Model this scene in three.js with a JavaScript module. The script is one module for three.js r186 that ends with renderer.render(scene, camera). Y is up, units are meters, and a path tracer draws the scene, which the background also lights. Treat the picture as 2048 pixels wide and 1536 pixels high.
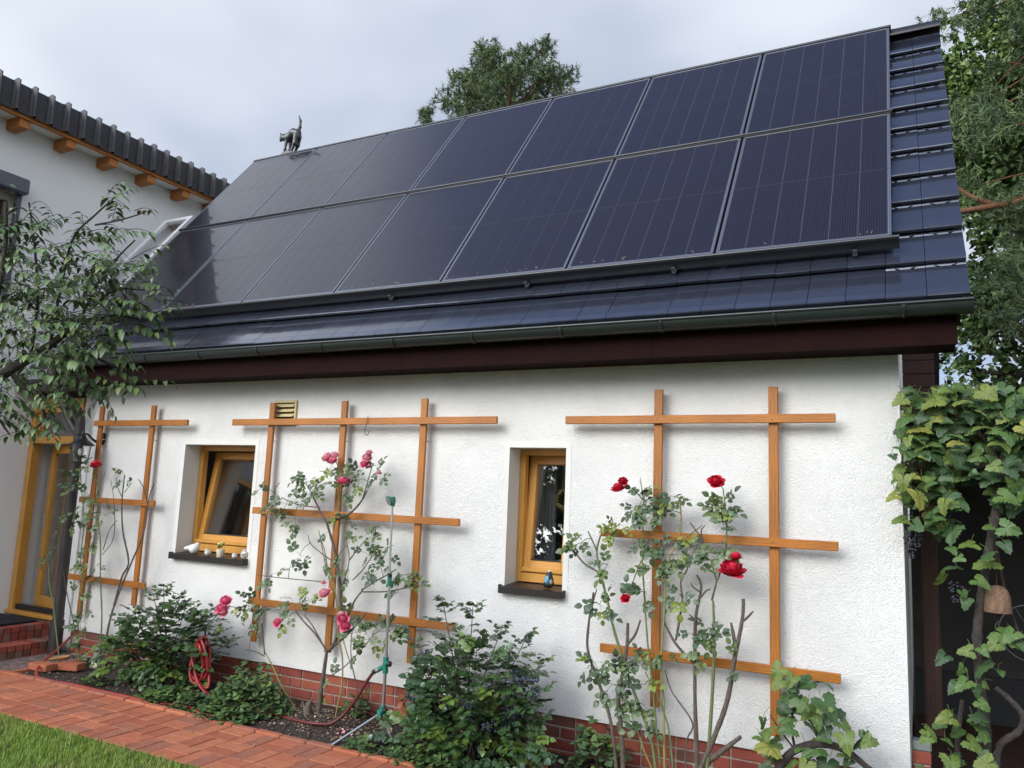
import * as THREE from 'three';
import { mergeGeometries } from 'three/addons/utils/BufferGeometryUtils.js';
import { ConvexGeometry } from 'three/addons/geometries/ConvexGeometry.js';
import { MarchingCubes } from 'three/addons/objects/MarchingCubes.js';

// ------------------------------------------------------------------ camera
const scene = new THREE.Scene();
const camera = new THREE.PerspectiveCamera(52.25, 1024 / 768, 0.05, 400);
const RAD = Math.PI / 180;
camera.position.set(0, 1.87, 5.637);
camera.rotation.set(8.123 * RAD, 27.23 * RAD, 2.327 * RAD, 'YXZ');
scene.add(camera);

// ------------------------------------------------------------------ sky: broken overcast
function mulberry(a) { return () => { a |= 0; a = a + 0x6D2B79F5 | 0; let t = Math.imul(a ^ a >>> 15, 1 | a); t = t + Math.imul(t ^ t >>> 7, 61 | t) ^ t; return ((t ^ t >>> 14) >>> 0) / 4294967296; }; }
const LAT = (() => { const r = mulberry(77), a = new Float32Array(65536); for (let i = 0; i < a.length; i++) a[i] = r(); return a; })();
const sm = (t) => t * t * (3 - 2 * t), mixv = (a, b, t) => a + (b - a) * t, clamp = (x, a = 0, b = 1) => Math.min(b, Math.max(a, x));
function vn(x, y, per = 256, seed = 0) {           // value noise, repeats every `per` cells
  const xi = Math.floor(x), yi = Math.floor(y), fx = sm(x - xi), fy = sm(y - yi);
  const h = (i, j) => LAT[((((i % per) + per) % per) * 197 + (((j % per) + per) % per) * 7919 + seed * 3571) & 65535];
  return mixv(mixv(h(xi, yi), h(xi + 1, yi), fx), mixv(h(xi, yi + 1), h(xi + 1, yi + 1), fx), fy);
}
function fbm(x, y, per, oct, seed = 0) { let s = 0, a = 0.5, n = 0; for (let o = 0; o < oct; o++) { s += a * vn(x, y, per, seed + o * 13); n += a; x *= 2; y *= 2; per *= 2; a *= 0.5; } return s / n; }
const SUN = new THREE.Vector3(-0.33, 0.53, 0.78).normalize();
{
  const w = 1024, h = 512, data = new Float32Array(w * h * 4);
  for (let j = 0; j < h; j++) for (let i = 0; i < w; i++) {
    const th = ((i + 0.5) / w - 0.5) * 2 * Math.PI, el = ((j + 0.5) / h - 0.5) * Math.PI;
    const y = Math.sin(el), x = Math.cos(el) * Math.cos(th), z = Math.cos(el) * Math.sin(th), yy = Math.max(y, 0);
    const k = 1 / (yy + 0.28), cx = x * k * 1.5 + 361.9, cz = z * k * 1.5 + 205.3;
    const c = fbm(cx, cz, 128, 6, 3), c2 = fbm(cx * 0.55 + 9, cz * 0.55 + 3, 128, 4, 21);
    const cover = clamp((c * 0.6 + c2 * 0.4 - mixv(0.20, 0.44, clamp((y - 0.45) * 2.6))) * 6.5);                      // 1 = cloud, 0 = thin blue veil
    const thick = clamp((fbm(cx * 0.9 + 31, cz * 0.9 + 17, 128, 5, 40) - 0.32) * 3.6);
    const glow = Math.max(0, x * SUN.x + y * SUN.y + z * SUN.z);
    const lit = 0.43 + 2.0 * Math.pow(glow, 2.8) + 0.8 * Math.pow(glow, 40), warm = [1 + 0.05 * glow, 1, 1 - 0.10 * glow];           // cloud brightens round the hidden sun
    const up = clamp(y * 1.15);
    const veil = [mixv(0.46, 0.12, up), mixv(0.62, 0.165, up), mixv(0.86, 0.32, up)];
    const white = [0.82, 0.87, 0.95], grey = [0.48, 0.54, 0.66];
    for (let q = 0; q < 3; q++) {
      let v = mixv(veil[q], mixv(white[q], grey[q], thick), cover * 0.92) * lit * warm[q];
      if (y < 0) v = mixv(v, [0.16, 0.17, 0.13][q], clamp(-y * 14));
      data[(j * w + i) * 4 + q] = v;
    }
    data[(j * w + i) * 4 + 3] = 1;
  }
  const t = new THREE.DataTexture(data, w, h, THREE.RGBAFormat, THREE.FloatType);
  t.mapping = THREE.EquirectangularReflectionMapping; t.magFilter = t.minFilter = THREE.LinearFilter; t.wrapS = THREE.RepeatWrapping; t.needsUpdate = true;
  scene.background = t; scene.environment = t;
}
// the sun behind thin cloud: soft light from above, in front of the wall and a little to the left
const sun = new THREE.DirectionalLight(new THREE.Color(1, 0.95, 0.86), 0.85);
sun.position.copy(SUN).multiplyScalar(40).add(new THREE.Vector3(-4, 0, 0)); sun.target.position.set(-4, 0, 0);
sun.castShadow = true; sun.shadow.radius = 66; sun.shadow.mapSize.set(4096, 4096);
Object.assign(sun.shadow.camera, { left: -16, right: 16, top: 16, bottom: -16, near: 1, far: 90 });
scene.add(sun, sun.target);

const renderer = new THREE.WebGLRenderer({ antialias: true });
renderer.toneMapping = THREE.LinearToneMapping;
renderer.toneMappingExposure = 2.6;
renderer.shadowMap.enabled = true; renderer.shadowMap.type = THREE.PCFSoftShadowMap;

// ------------------------------------------------------------------ helpers
const V = (x, y, z) => new THREE.Vector3(x, y, z), UP = V(0, 1, 0);
const C = (r, g, b) => new THREE.Color().setRGB(r, g, b);
const taken = {};
function numbered(n) { const k = taken[n] = (taken[n] ?? -1) + 1; return k ? `${n}_${String(k).padStart(3, '0')}` : n; }
function part(name, geo, mat, parent) { const m = new THREE.Mesh(geo, mat); m.name = name; m.castShadow = m.receiveShadow = true; parent.add(m); return m; }
function tag(o, label, category, group, kind) { if (label) o.userData.label = label; if (category) o.userData.category = category; if (group) o.userData.group = group; if (kind) o.userData.kind = kind; return o; }
function thing(name, label, category, pos = [0, 0, 0], turn = 0, group) { const g = new THREE.Group(); g.name = numbered(name); g.position.set(...pos); g.rotation.y = turn; scene.add(g); return tag(g, label, category, group); }
function node(name, parent) { const g = new THREE.Group(); g.name = name; parent.add(g); return g; }
function solo(name, geo, mat, label, category, group) { return tag(part(numbered(name), geo, mat, scene), label, category, group); }
function struct(name, geo, mat) { return tag(part(name, geo, mat, scene), null, null, null, 'structure'); }
// box given by its limits, with uv in metres
function metreUV(g, swap) {
  if (g.index) g = g.toNonIndexed(); g.computeVertexNormals();
  const p = g.attributes.position, n = g.attributes.normal, uv = new Float32Array(p.count * 2);
  for (let i = 0; i < p.count; i++) {
    const ax = Math.abs(n.getX(i)), ay = Math.abs(n.getY(i)), az = Math.abs(n.getZ(i));
    let u, v; if (az >= ax && az >= ay) { u = p.getX(i); v = p.getY(i); } else if (ax >= ay) { u = p.getZ(i); v = p.getY(i); } else { u = p.getX(i); v = p.getZ(i); }
    uv[i * 2] = swap ? v : u; uv[i * 2 + 1] = swap ? u : v;
  }
  g.setAttribute('uv', new THREE.BufferAttribute(uv, 2)); return g;
}
function bx(x0, x1, y0, y1, z0, z1, swap) { const g = new THREE.BoxGeometry(x1 - x0, y1 - y0, z1 - z0); g.translate((x0 + x1) / 2, (y0 + y1) / 2, (z0 + z1) / 2); return metreUV(g, swap); }
// chamfered box centred on the origin
function cbox(w, h, d, c = 0.004) {
  const P = []; w /= 2; h /= 2; d /= 2;
  for (const a of [-1, 1]) for (const b of [-1, 1]) for (const e of [-1, 1]) P.push(V(a * (w - c), b * (h - c), e * d), V(a * (w - c), b * h, e * (d - c)), V(a * w, b * (h - c), e * (d - c)));
  return metreUV(new ConvexGeometry(P));
}
function cbx(x0, x1, y0, y1, z0, z1, c = 0.004, swap) { const g = cbox(x1 - x0, y1 - y0, z1 - z0, c); if (swap) metreUVswap(g); g.translate((x0 + x1) / 2, (y0 + y1) / 2, (z0 + z1) / 2); return g; }
function metreUVswap(g) { const a = g.attributes.uv.array; for (let i = 0; i < a.length; i += 2) { const t = a[i]; a[i] = a[i + 1]; a[i + 1] = t; } }
function merge(list) { return mergeGeometries(list.map((g) => { g = g.index ? g.toNonIndexed() : g; for (const k of Object.keys(g.attributes)) if (!['position', 'normal', 'uv', 'color'].includes(k)) g.deleteAttribute(k); return g; })); }
function beam(a, b, w, h, c = 0.003) {            // chamfered bar from a to b
  const L = a.distanceTo(b), g = cbox(w, L, h, c), m = new THREE.Matrix4(), d = b.clone().sub(a).normalize();
  m.makeRotationFromQuaternion(new THREE.Quaternion().setFromUnitVectors(UP, d)); m.setPosition(a.clone().add(b).multiplyScalar(0.5)); g.applyMatrix4(m); return g;
}
// tapered round stem through points; r = radius or radii per point
function stem(pts, r, seg = 6, per = 4, knob = 0, rnd) {
  const cv = new THREE.CatmullRomCurve3(pts.map((p) => Array.isArray(p) ? V(...p) : p), false, 'centripetal'), n = Math.max(2, (pts.length - 1) * per);
  const fr = cv.computeFrenetFrames(n, false), pos = [], nor = [], uv = [], idx = [];
  let len = 0, last = null;
  for (let i = 0; i <= n; i++) {
    const t = i / n, p = cv.getPointAt(t), rr0 = Array.isArray(r) ? (() => { const f = t * (r.length - 1), k = Math.min(r.length - 2, Math.floor(f)); return mixv(r[k], r[k + 1], f - k); })() : r;
    const rr = rr0 * (1 + (knob && rnd ? (rnd() - 0.5) * knob : 0));
    if (last) len += p.distanceTo(last); last = p.clone();
    for (let j = 0; j <= seg; j++) {
      const a = j / seg * 2 * Math.PI, nx = fr.normals[i].clone().multiplyScalar(Math.cos(a)).addScaledVector(fr.binormals[i], Math.sin(a));
      pos.push(p.x + nx.x * rr, p.y + nx.y * rr, p.z + nx.z * rr); nor.push(nx.x, nx.y, nx.z); uv.push(j / seg * 0.1, len);
    }
  }
  for (let i = 0; i < n; i++) for (let j = 0; j < seg; j++) { const a = i * (seg + 1) + j, b = a + seg + 1; idx.push(a, a + 1, b, b, a + 1, b + 1); }
  for (const [e, s] of [[0, 1], [n, -1]]) { const c = pos.length / 3, p = cv.getPointAt(e / n), tg = cv.getTangentAt(e / n).multiplyScalar(-s); pos.push(p.x, p.y, p.z); nor.push(tg.x, tg.y, tg.z); uv.push(0, 0); for (let j = 0; j < seg; j++) { const a = e * (seg + 1) + j; s > 0 ? idx.push(c, a + 1, a) : idx.push(c, a, a + 1); } }
  const g = new THREE.BufferGeometry(); g.setAttribute('position', new THREE.Float32BufferAttribute(pos, 3)); g.setAttribute('normal', new THREE.Float32BufferAttribute(nor, 3)); g.setAttribute('uv', new THREE.Float32BufferAttribute(uv, 2)); g.setIndex(idx); return g;
}
// ------------------------------------------------------------------ textures (uv in metres; rep = metres covered)
function tex(size, metres, fn, srgb = true) {
  const d = new Uint8Array(size * size * 4);
  for (let j = 0; j < size; j++) for (let i = 0; i < size; i++) { const c = fn(i / size, j / size), k = (j * size + i) * 4; const a = Array.isArray(c); d[k] = clamp(a ? c[0] : c) * 255; d[k + 1] = clamp(a ? c[1] : c) * 255; d[k + 2] = clamp(a ? c[2] : c) * 255; d[k + 3] = 255; }
  const t = new THREE.DataTexture(d, size, size, THREE.RGBAFormat); t.wrapS = t.wrapT = THREE.RepeatWrapping; t.magFilter = THREE.LinearFilter; t.minFilter = THREE.LinearMipmapLinearFilter; t.generateMipmaps = true;
  t.repeat.set(1 / metres, 1 / metres); if (srgb) t.colorSpace = THREE.SRGBColorSpace; t.needsUpdate = true; return t;
}
const s2l = (v) => v <= 0.04045 ? v / 12.92 : Math.pow((v + 0.055) / 1.055, 2.4), l2s = (v) => v <= 0.0031308 ? v * 12.92 : 1.055 * Math.pow(v, 1 / 2.4) - 0.055;
const lin = (r, g, b, k) => [l2s(r * k), l2s(g * k), l2s(b * k)];
const std = (o) => new THREE.MeshStandardMaterial({ side: THREE.DoubleSide, ...o }), phy = (o) => new THREE.MeshPhysicalMaterial({ side: THREE.DoubleSide, ...o });

const stuccoH = tex(1024, 0.82, (u, v) => { const wx = fbm(u * 24, v * 24, 24, 2, 5) * 0.05; const a = 1 - Math.abs(2 * vn((u + wx) * 112, (v - wx * 0.6 + u * 0.0) * 150, 16384, 1) - 1), b = vn(u * 200, v * 230, 16384, 7), c = fbm(u * 60, v * 60, 60, 2, 9); return 0.16 * a + 0.42 * b + 0.28 * c + 0.20 * vn(u * 330, v * 330, 16384, 15); }, false);
const stuccoC = tex(512, 3.1, (u, v) => { const a = fbm(u * 5, v * 5, 5, 5, 31), b = fbm(u * 60, v * 60, 60, 2, 12); return lin(0.84, 0.835, 0.815, 0.97 + 0.10 * (a - 0.5) * 2 + 0.04 * (b - 0.5)); });
const smoothC = tex(256, 2.3, (u, v) => lin(0.74, 0.735, 0.70, 0.97 + 0.10 * (fbm(u * 7, v * 7, 7, 4, 2) - 0.5)));
function woodTex(r, g, b, amp, metres = 0.6) {     // grain runs along v
  return tex(512, metres, (u, v) => { const w = fbm(u * 6, v * 2, 6, 3, 50) * 3, ring = 0.5 + 0.5 * Math.sin((u * 26 + w) * 6.283), fine = vn(u * 190, v * 12, 190, 4), big = fbm(u * 3, v * 3, 3, 3, 61); const k = 1 + amp * ((ring - 0.5) * 0.5 + (fine - 0.5) * 0.8 + (big - 0.5) * 0.9); return lin(r, g, b, k); });
}
const woodH = tex(512, 0.6, (u, v) => 0.5 * vn(u * 190, v * 12, 190, 4) + 0.5 * fbm(u * 40, v * 6, 40, 3, 8), false);
const M = {};
M.stucco = phy({ map: stuccoC, bumpMap: stuccoH, bumpScale: 0.0105, roughness: 1, specularIntensity: 0.15 });
M.smooth = std({ map: smoothC, roughness: 0.9, bumpMap: stuccoH, bumpScale: 0.0008 });
M.leftWall = std({ map: tex(256, 3.1, (u, v) => lin(0.86, 0.86, 0.85, 0.97 + 0.06 * (fbm(u * 5, v * 5, 5, 4, 31) - 0.5))), bumpMap: stuccoH, bumpScale: 0.003, roughness: 0.95 });
M.yellow = phy({ map: woodTex(0.57, 0.275, 0.05, 0.25), bumpMap: woodH, bumpScale: 0.0004, roughness: 0.4, clearcoat: 0.3, clearcoatRoughness: 0.3 });
M.slats = [0, 1, 2].map((i) => phy({ map: woodTex(0.37 - 0.03 * i, 0.127 - 0.010 * i, 0.011, 0.42, 0.55 + 0.07 * i), bumpMap: woodH, bumpScale: 0.0006, roughness: 0.5, clearcoat: 0.15, clearcoatRoughness: 0.4 }));
M.rafter = std({ map: woodTex(0.42, 0.16, 0.04, 0.5), roughness: 0.7 });
M.darkred = phy({ map: woodTex(0.013, 0.0028, 0.0027, 0.5), bumpMap: woodH, bumpScale: 0.0006, roughness: 0.8, specularIntensity: 0.25 });
M.brown = std({ map: woodTex(0.045, 0.018, 0.012, 0.6), bumpMap: woodH, bumpScale: 0.001, roughness: 0.75 });
const brickTex = (r, g, b) => tex(256, 0.5, (u, v) => { const a = fbm(u * 9, v * 9, 9, 4, 3), c = vn(u * 90, v * 90, 90, 5); return lin(r, g, b, 0.75 + 0.5 * a + 0.15 * (c - 0.5) - (c > 0.93 ? 0.25 : 0)); });
const gritH = tex(256, 0.3, (u, v) => 0.6 * fbm(u * 40, v * 40, 40, 3, 4) + 0.4 * vn(u * 110, v * 110, 110, 6), false);
M.brick = [[0.27, 0.060, 0.038], [0.22, 0.046, 0.032], [0.31, 0.078, 0.046], [0.16, 0.060, 0.042]].map((c) => std({ map: brickTex(...c), bumpMap: gritH, bumpScale: 0.0015, roughness: 0.8 }));
M.mortar = std({ map: tex(256, 0.4, (u, v) => lin(0.34, 0.30, 0.25, 0.7 + 0.6 * fbm(u * 30, v * 30, 30, 3, 7))), bumpMap: gritH, bumpScale: 0.002, roughness: 0.95 });
M.paver = [[0.43, 0.135, 0.066], [0.37, 0.112, 0.058], [0.46, 0.158, 0.080], [0.34, 0.125, 0.074]].map((c) => std({ map: brickTex(...c), bumpMap: gritH, bumpScale: 0.0015, roughness: 0.85 }));
M.tile = [0, 1, 2].map((i) => phy({ map: tex(256, 0.45, (u, v) => { const a = fbm(u * 7, v * 7, 7, 4, 20 + i), d = vn(u * 70, v * 70, 70, 4 + i); return lin(0.048, 0.056, 0.082, 0.85 + 0.3 * a + (d > 0.97 ? 0.5 : 0)); }), metalness: 0.55, roughness: 0.19 + 0.03 * i, clearcoat: 1, clearcoatRoughness: 0.06 + 0.03 * i, bumpMap: tex(128, 0.4, (u, v) => fbm(u * 6, v * 6, 6, 3, 9 + i), false), bumpScale: 0.0008 }));
M.lip = phy({ map: tex(256, 0.5, (u, v) => { const a = fbm(u * 14, v * 14, 14, 4, 3); return lin(0.055, 0.052, 0.042, 0.5 + a * 1.0); }), roughness: 0.45, clearcoat: 0.4, clearcoatRoughness: 0.3 });
M.gutter = phy({ color: C(0.018, 0.028, 0.027), roughness: 0.38, metalness: 0.2, clearcoat: 0.4, clearcoatRoughness: 0.3 });
M.pipe = phy({ map: tex(256, 1, (u, v) => lin(0.060, 0.052, 0.052, 0.8 + 0.4 * fbm(u * 6, v * 6, 6, 4, 3))), roughness: 0.45, metalness: 0.3 });
M.black = std({ color: C(0.012, 0.012, 0.014), roughness: 0.5 });
M.blackMetal = phy({ color: C(0.015, 0.015, 0.018), roughness: 0.35, clearcoat: 0.4, clearcoatRoughness: 0.3 });
M.sill = phy({ color: C(0.025, 0.020, 0.018), roughness: 0.4, metalness: 0.3 });
M.glass = phy({ color: C(1, 1, 1), roughness: 0.0, transmission: 1, thickness: 0, ior: 1.8, specularIntensity: 1 });
M.alu = std({ color: C(0.42, 0.43, 0.46), metalness: 0.8, roughness: 0.35 });
M.room = std({ color: C(0.42, 0.41, 0.39), roughness: 0.95 });
M.steel = std({ color: C(0.55, 0.56, 0.56), metalness: 0.9, roughness: 0.32 });

// ================================================================== the house with the solar roof
const X0 = -8.15, X1 = -0.066, PT = 0.27, SOF = 2.90, TH = 51.763 * RAD, SIN = Math.sin(TH), COS = Math.cos(TH);
const EAVE = V(0, 3.165, 0.433);                                        // tile nose at the eave; roof plane rises from here
const onRoof = (x, n, s) => V(x, EAVE.y + n * COS + s * SIN, EAVE.z + n * SIN - s * COS);
const house = thing('house', 'white rendered house with dark tiled roof, brick plinth and two tilted windows', 'house');
const WIN = [{ x0: -6.624, x1: -5.659, tilt: 9.5 }, { x0: -2.895, x1: -2.401, tilt: 5.5 }], WY0 = 1.165, WY1 = 2.257;
{
  const s = new THREE.Shape([[X0, PT], [X1, PT], [X1, 3.06], [X0, 3.06]].map((p) => new THREE.Vector2(...p)));
  for (const w of WIN) s.holes.push(new THREE.Path([[w.x0 - 0.045, WY0 - 0.03], [w.x0 - 0.045, WY1 + 0.05], [w.x1 + 0.045, WY1 + 0.05], [w.x1 + 0.045, WY0 - 0.03]].map((p) => new THREE.Vector2(...p))));
  const g = new THREE.ExtrudeGeometry(s, { depth: 0.34, bevelEnabled: false }); g.translate(0, 0, -0.34);
  part('wall', metreUV(g), M.stucco, house);
  // gable walls, back wall and floor close the body
  for (const [a, b, m] of [[X0 + 0.001, X0 + 0.3, M.leftWall], [X1 - 0.3, X1 - 0.001, M.leftWall]]) {
    const gs = new THREE.Shape([[0.341, -0.1], [5.6, -0.1], [5.6, 3.0], [2.45, 6.02], [0.341, 3.4]].map((p) => new THREE.Vector2(...p)));
    const e = new THREE.ExtrudeGeometry(gs, { depth: b - a, bevelEnabled: false }); e.rotateY(Math.PI / 2); e.translate(a, 0, 0);
    part('gable_wall', metreUV(e), m, house);
  }
  part('back_wall', bx(X0 + 0.301, X1 - 0.301, -0.1, 3.0, -5.6, -5.4), M.leftWall, house);
  part('interior_ceiling', bx(X0 + 0.301, X1 - 0.301, 2.55, 2.6, -5.39, -0.345), M.room, house);
  part('interior_floor', bx(X0 + 0.301, X1 - 0.301, -0.1, 0.3, -5.39, -0.345), M.room, house);
  for (const [a, b] of [[-7.849, -7.8], [-4.5, -4.4], [-0.42, -0.367]]) part('interior_wall', bx(a, b, 0.301, 2.549, -5.39, -0.345), M.room, house);
  part('interior_back_wall', bx(-7.79, -0.43, 0.301, 2.549, -3.4, -3.3), M.room, house);
  part('corner_trim', cbx(X1 - 0.006, X1 + 0.004, PT, SOF, -0.012, 0.004, 0.002), M.smooth, house);
}
// brick plinth
{
  const r = mulberry(5), pl = node('plinth', house);
  part('mortar', bx(X0 + 0.002, X1 - 0.004, -0.15, PT - 0.002, -0.3, -0.036), M.mortar, pl);
  const full = [0, 1, 2].map((i) => cbox(0.238, 0.0715, 0.05, 0.003 + 0.001 * i)), half = cbox(0.113, 0.0715, 0.05, 0.004), p = 0.0843;
  for (let c = 0; c < 5; c++) {
    let x = X0 + 0.002 - (c % 2 ? 0.125 : 0);
    while (x < X1 - 0.1) {
      const h = r() < 0.14, w = h ? 0.125 : 0.25;
      if (x > X0 - 0.01 && x + w < X1 + 0.01) {
        const b = part('brick', h ? half : full[Math.floor(r() * 3)], M.brick[Math.min(3, Math.floor(r() * 3.5))], pl);
        b.position.set(x + w / 2, PT - 0.045 - c * p + (r() - 0.5) * 0.003, -0.052 + (r() - 0.5) * 0.005); b.rotation.z = (r() - 0.5) * 0.008;
      }
      x += w;
    }
  }
}
// windows: plaster surround, wooden frame, bottom-hung sash tilted into the room, metal sill
for (const w of WIN) {
  const n = node('window', house), a = w.x0, b = w.x1, zf = -0.19;
  const s = new THREE.Shape([[a - 0.045, WY0 - 0.06], [a - 0.045, WY1 + 0.05], [b + 0.045, WY1 + 0.05], [b + 0.045, WY0 - 0.06]].map((p) => new THREE.Vector2(...p)));
  s.holes.push(new THREE.Path([[a, WY0 - 0.05], [a, WY1], [b, WY1], [b, WY0 - 0.05]].map((p) => new THREE.Vector2(...p))));
  const g = new THREE.ExtrudeGeometry(s, { depth: 0.3, bevelEnabled: false }); g.translate(0, 0, -0.297); part('surround', metreUV(g), M.smooth, n);
  // outer frame
  const fw = 0.05, y0 = WY0 + 0.025;
  part('frame', merge([cbx(a + 0.002, a + fw, y0, WY1 - 0.002, zf - 0.07, zf), cbx(b - fw, b - 0.002, y0, WY1 - 0.002, zf - 0.07, zf), cbx(a + fw, b - fw, WY1 - fw, WY1 - 0.002, zf - 0.07, zf, 0.004, 1), cbx(a + fw, b - fw, y0, y0 + 0.075, zf - 0.07, zf, 0.004, 1)]), M.yellow, n);
  part('weather_bar', cbx(a + fw + 0.004, b - fw - 0.004, y0 + 0.08, y0 + 0.115, zf - 0.03, zf + 0.018, 0.008, 1), M.yellow, n);
  const sash = new THREE.Group(); sash.name = 'sash'; n.add(sash); sash.position.set(0, y0 + 0.10, zf - 0.025); sash.rotation.x = -w.tilt * RAD;
  const A = a + fw - 0.008, B = b - fw + 0.008, H = WY1 - fw + 0.008 - (y0 + 0.10), sw = 0.07;
  // the sash's rails are the sash part itself; its pane is a sibling part so the tree stays three levels deep
  n.remove(sash);
  const place = (geo) => { geo.applyMatrix4(new THREE.Matrix4().makeRotationX(-w.tilt * RAD)); geo.translate(0, y0 + 0.10, zf - 0.025); return geo; };
  part('sash', merge([cbx(A, A + sw, 0, H, -0.06, 0), cbx(B - sw, B, 0, H, -0.06, 0), cbx(A + sw, B - sw, 0, sw, -0.06, 0, 0.004, 1), cbx(A + sw, B - sw, H - sw, H, -0.06, 0, 0.004, 1)].map(place)), M.yellow, n);
  part('glazing_bead', place(cbx(A + sw, B - sw, sw, sw + 0.012, -0.03, -0.004, 0.003)), M.black, n);
  part('pane', place(bx(A + sw, B - sw, sw, H - sw, -0.034, -0.030)), M.glass, n);
  part('pane', place(bx(A + sw, B - sw, sw, H - sw, -0.050, -0.047)), M.glass, n);
  // sill with raised ends and drip edge
  part('sill', merge([beam(V((a + b) / 2, WY0 + 0.012, -0.185), V((a + b) / 2, WY0 - 0.004, 0.055), b - a + 0.05, 0.012, 0.002).rotateY(0), bx(a - 0.025, b + 0.025, WY0 - 0.05, WY0 - 0.002, 0.0555, 0.060), bx(a - 0.028, a - 0.0255, WY0 - 0.045, WY0 + 0.014, 0.002, 0.0552), bx(b + 0.0255, b + 0.028, WY0 - 0.045, WY0 + 0.014, 0.002, 0.0552)]), M.sill, n);
}
// eaves: fascia board, soffit boards, rafter box
{
  const e = node('eaves', house);
  const fx = [-8.5, -6.1, -3.75, -1.62, 0.262];
  for (let i = 0; i < 4; i++) part('fascia_board', bx(fx[i] + 0.0015, fx[i + 1] - 0.0015, 2.873, 3.115, 0.335, 0.36, 1), M.darkred, e);
  for (let i = 0; i < 3; i++) part('soffit_board', bx(-8.45, 0.255, SOF - 0.014, SOF, 0.003 + i * 0.11, 0.11 + i * 0.11, 1), M.darkred, e);
  part('verge_soffit', (() => { const g = new THREE.BoxGeometry(0.31, 0.02, 4.2); g.rotateX(TH); const c = onRoof(0.115, -0.20, 2.05); g.translate(c.x, c.y, c.z); return metreUV(g); })(), M.brown, e);
  part('verge_board', (() => { const g = new THREE.BoxGeometry(0.022, 0.14, 4.2); g.rotateX(TH); const c = onRoof(0.272, -0.15, 2.06); g.translate(c.x, c.y, c.z); return metreUV(g); })(), M.brown, e);
}
// roof covering: each tile is a piece of its own
{
  const roof = node('roof', house); roof.position.copy(EAVE); roof.rotation.x = TH;
  const tileGeo = (w, band) => {
    const prof = [[0.0, -0.026], [0.0, -0.006], [-0.006, 0.0], [-0.052, 0.002], [-0.066, -0.007], [-0.12, -0.014], [-0.34, -0.043], ...(band ? [[-0.350, -0.038], [-0.366, -0.039]] : []), [-0.376, -0.048], [-0.41, -0.052], [-0.41, -0.066], [-0.05, -0.030]];
    const s = new THREE.Shape(prof.map(([z, y]) => new THREE.Vector2(-z, y))); const g = new THREE.ExtrudeGeometry(s, { depth: w, bevelEnabled: false });
    g.rotateY(Math.PI / 2); g.translate(-w / 2, 0, 0);                   // shape x -> -z, extrusion -> x
    const u = metreUV(g);
    return u;
  };
  const geo = tileGeo(0.2245, false), geoBand = tileGeo(0.2245, true), ribs = [];
  const mats = M.tile;
  const r = mulberry(9);
  const put = (x, row) => { const t = part('roof_tile', x > -0.15 ? geoBand : geo, mats[Math.floor(r() * 3)], roof); t.position.set(x, (r() - 0.5) * 0.003, -row * 0.3635 + (r() - 0.5) * 0.004); t.rotation.set((r() - 0.5) * 0.012, 0, (r() - 0.5) * 0.01); };
  for (let c = 0; c < 41; c++) {
    const x = 0.335 - 0.114 - c * 0.228;
    for (let row = 0; row < 11; row++) if ((row < 2 && x > -8.6) || c < 2) put(x, row);
  }
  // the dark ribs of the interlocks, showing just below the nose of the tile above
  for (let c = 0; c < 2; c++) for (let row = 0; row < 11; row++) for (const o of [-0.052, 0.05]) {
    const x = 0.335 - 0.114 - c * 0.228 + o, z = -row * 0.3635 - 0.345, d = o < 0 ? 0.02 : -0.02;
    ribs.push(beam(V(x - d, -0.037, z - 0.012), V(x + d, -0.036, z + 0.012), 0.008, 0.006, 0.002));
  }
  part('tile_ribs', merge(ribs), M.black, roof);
  part('roof_underlay', bx(-8.58, -8.171, -0.12, -0.08, -0.75, -0.03), M.black, roof); part('roof_deck', bx(-8.17, 0.30, -0.12, -0.08, -4.05, -0.03), M.black, roof);
  // ridge caps
  const cap = (() => { const s = new THREE.Shape(); s.absarc(0, 0, 0.105, 0, Math.PI); s.absarc(0, 0, 0.085, Math.PI, 0, true); const g = new THREE.ExtrudeGeometry(s, { depth: 0.40, bevelEnabled: false, curveSegments: 8 }); g.rotateY(Math.PI / 2); return metreUV(g); })();
  const k = std({ color: C(0.012, 0.012, 0.014), roughness: 0.4 });
  for (let i = 0; i < 22; i++) { const c = part('ridge_tile', cap, k, roof); c.position.set(-0.055 - i * 0.385, -0.055, -4.055 - (i % 2) * 0.004); c.rotation.x = -TH; }
  const back = (() => { const g = new THREE.BoxGeometry(8.4, 0.04, 4.6); g.rotateX(-2 * TH); g.translate(-3.90, -0.08 - Math.sin(2 * TH) * 2.33, -4.06 - Math.cos(2 * TH) * 2.33); return metreUV(g); })();
  part('rear_roof', back, M.black, roof);
}
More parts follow.
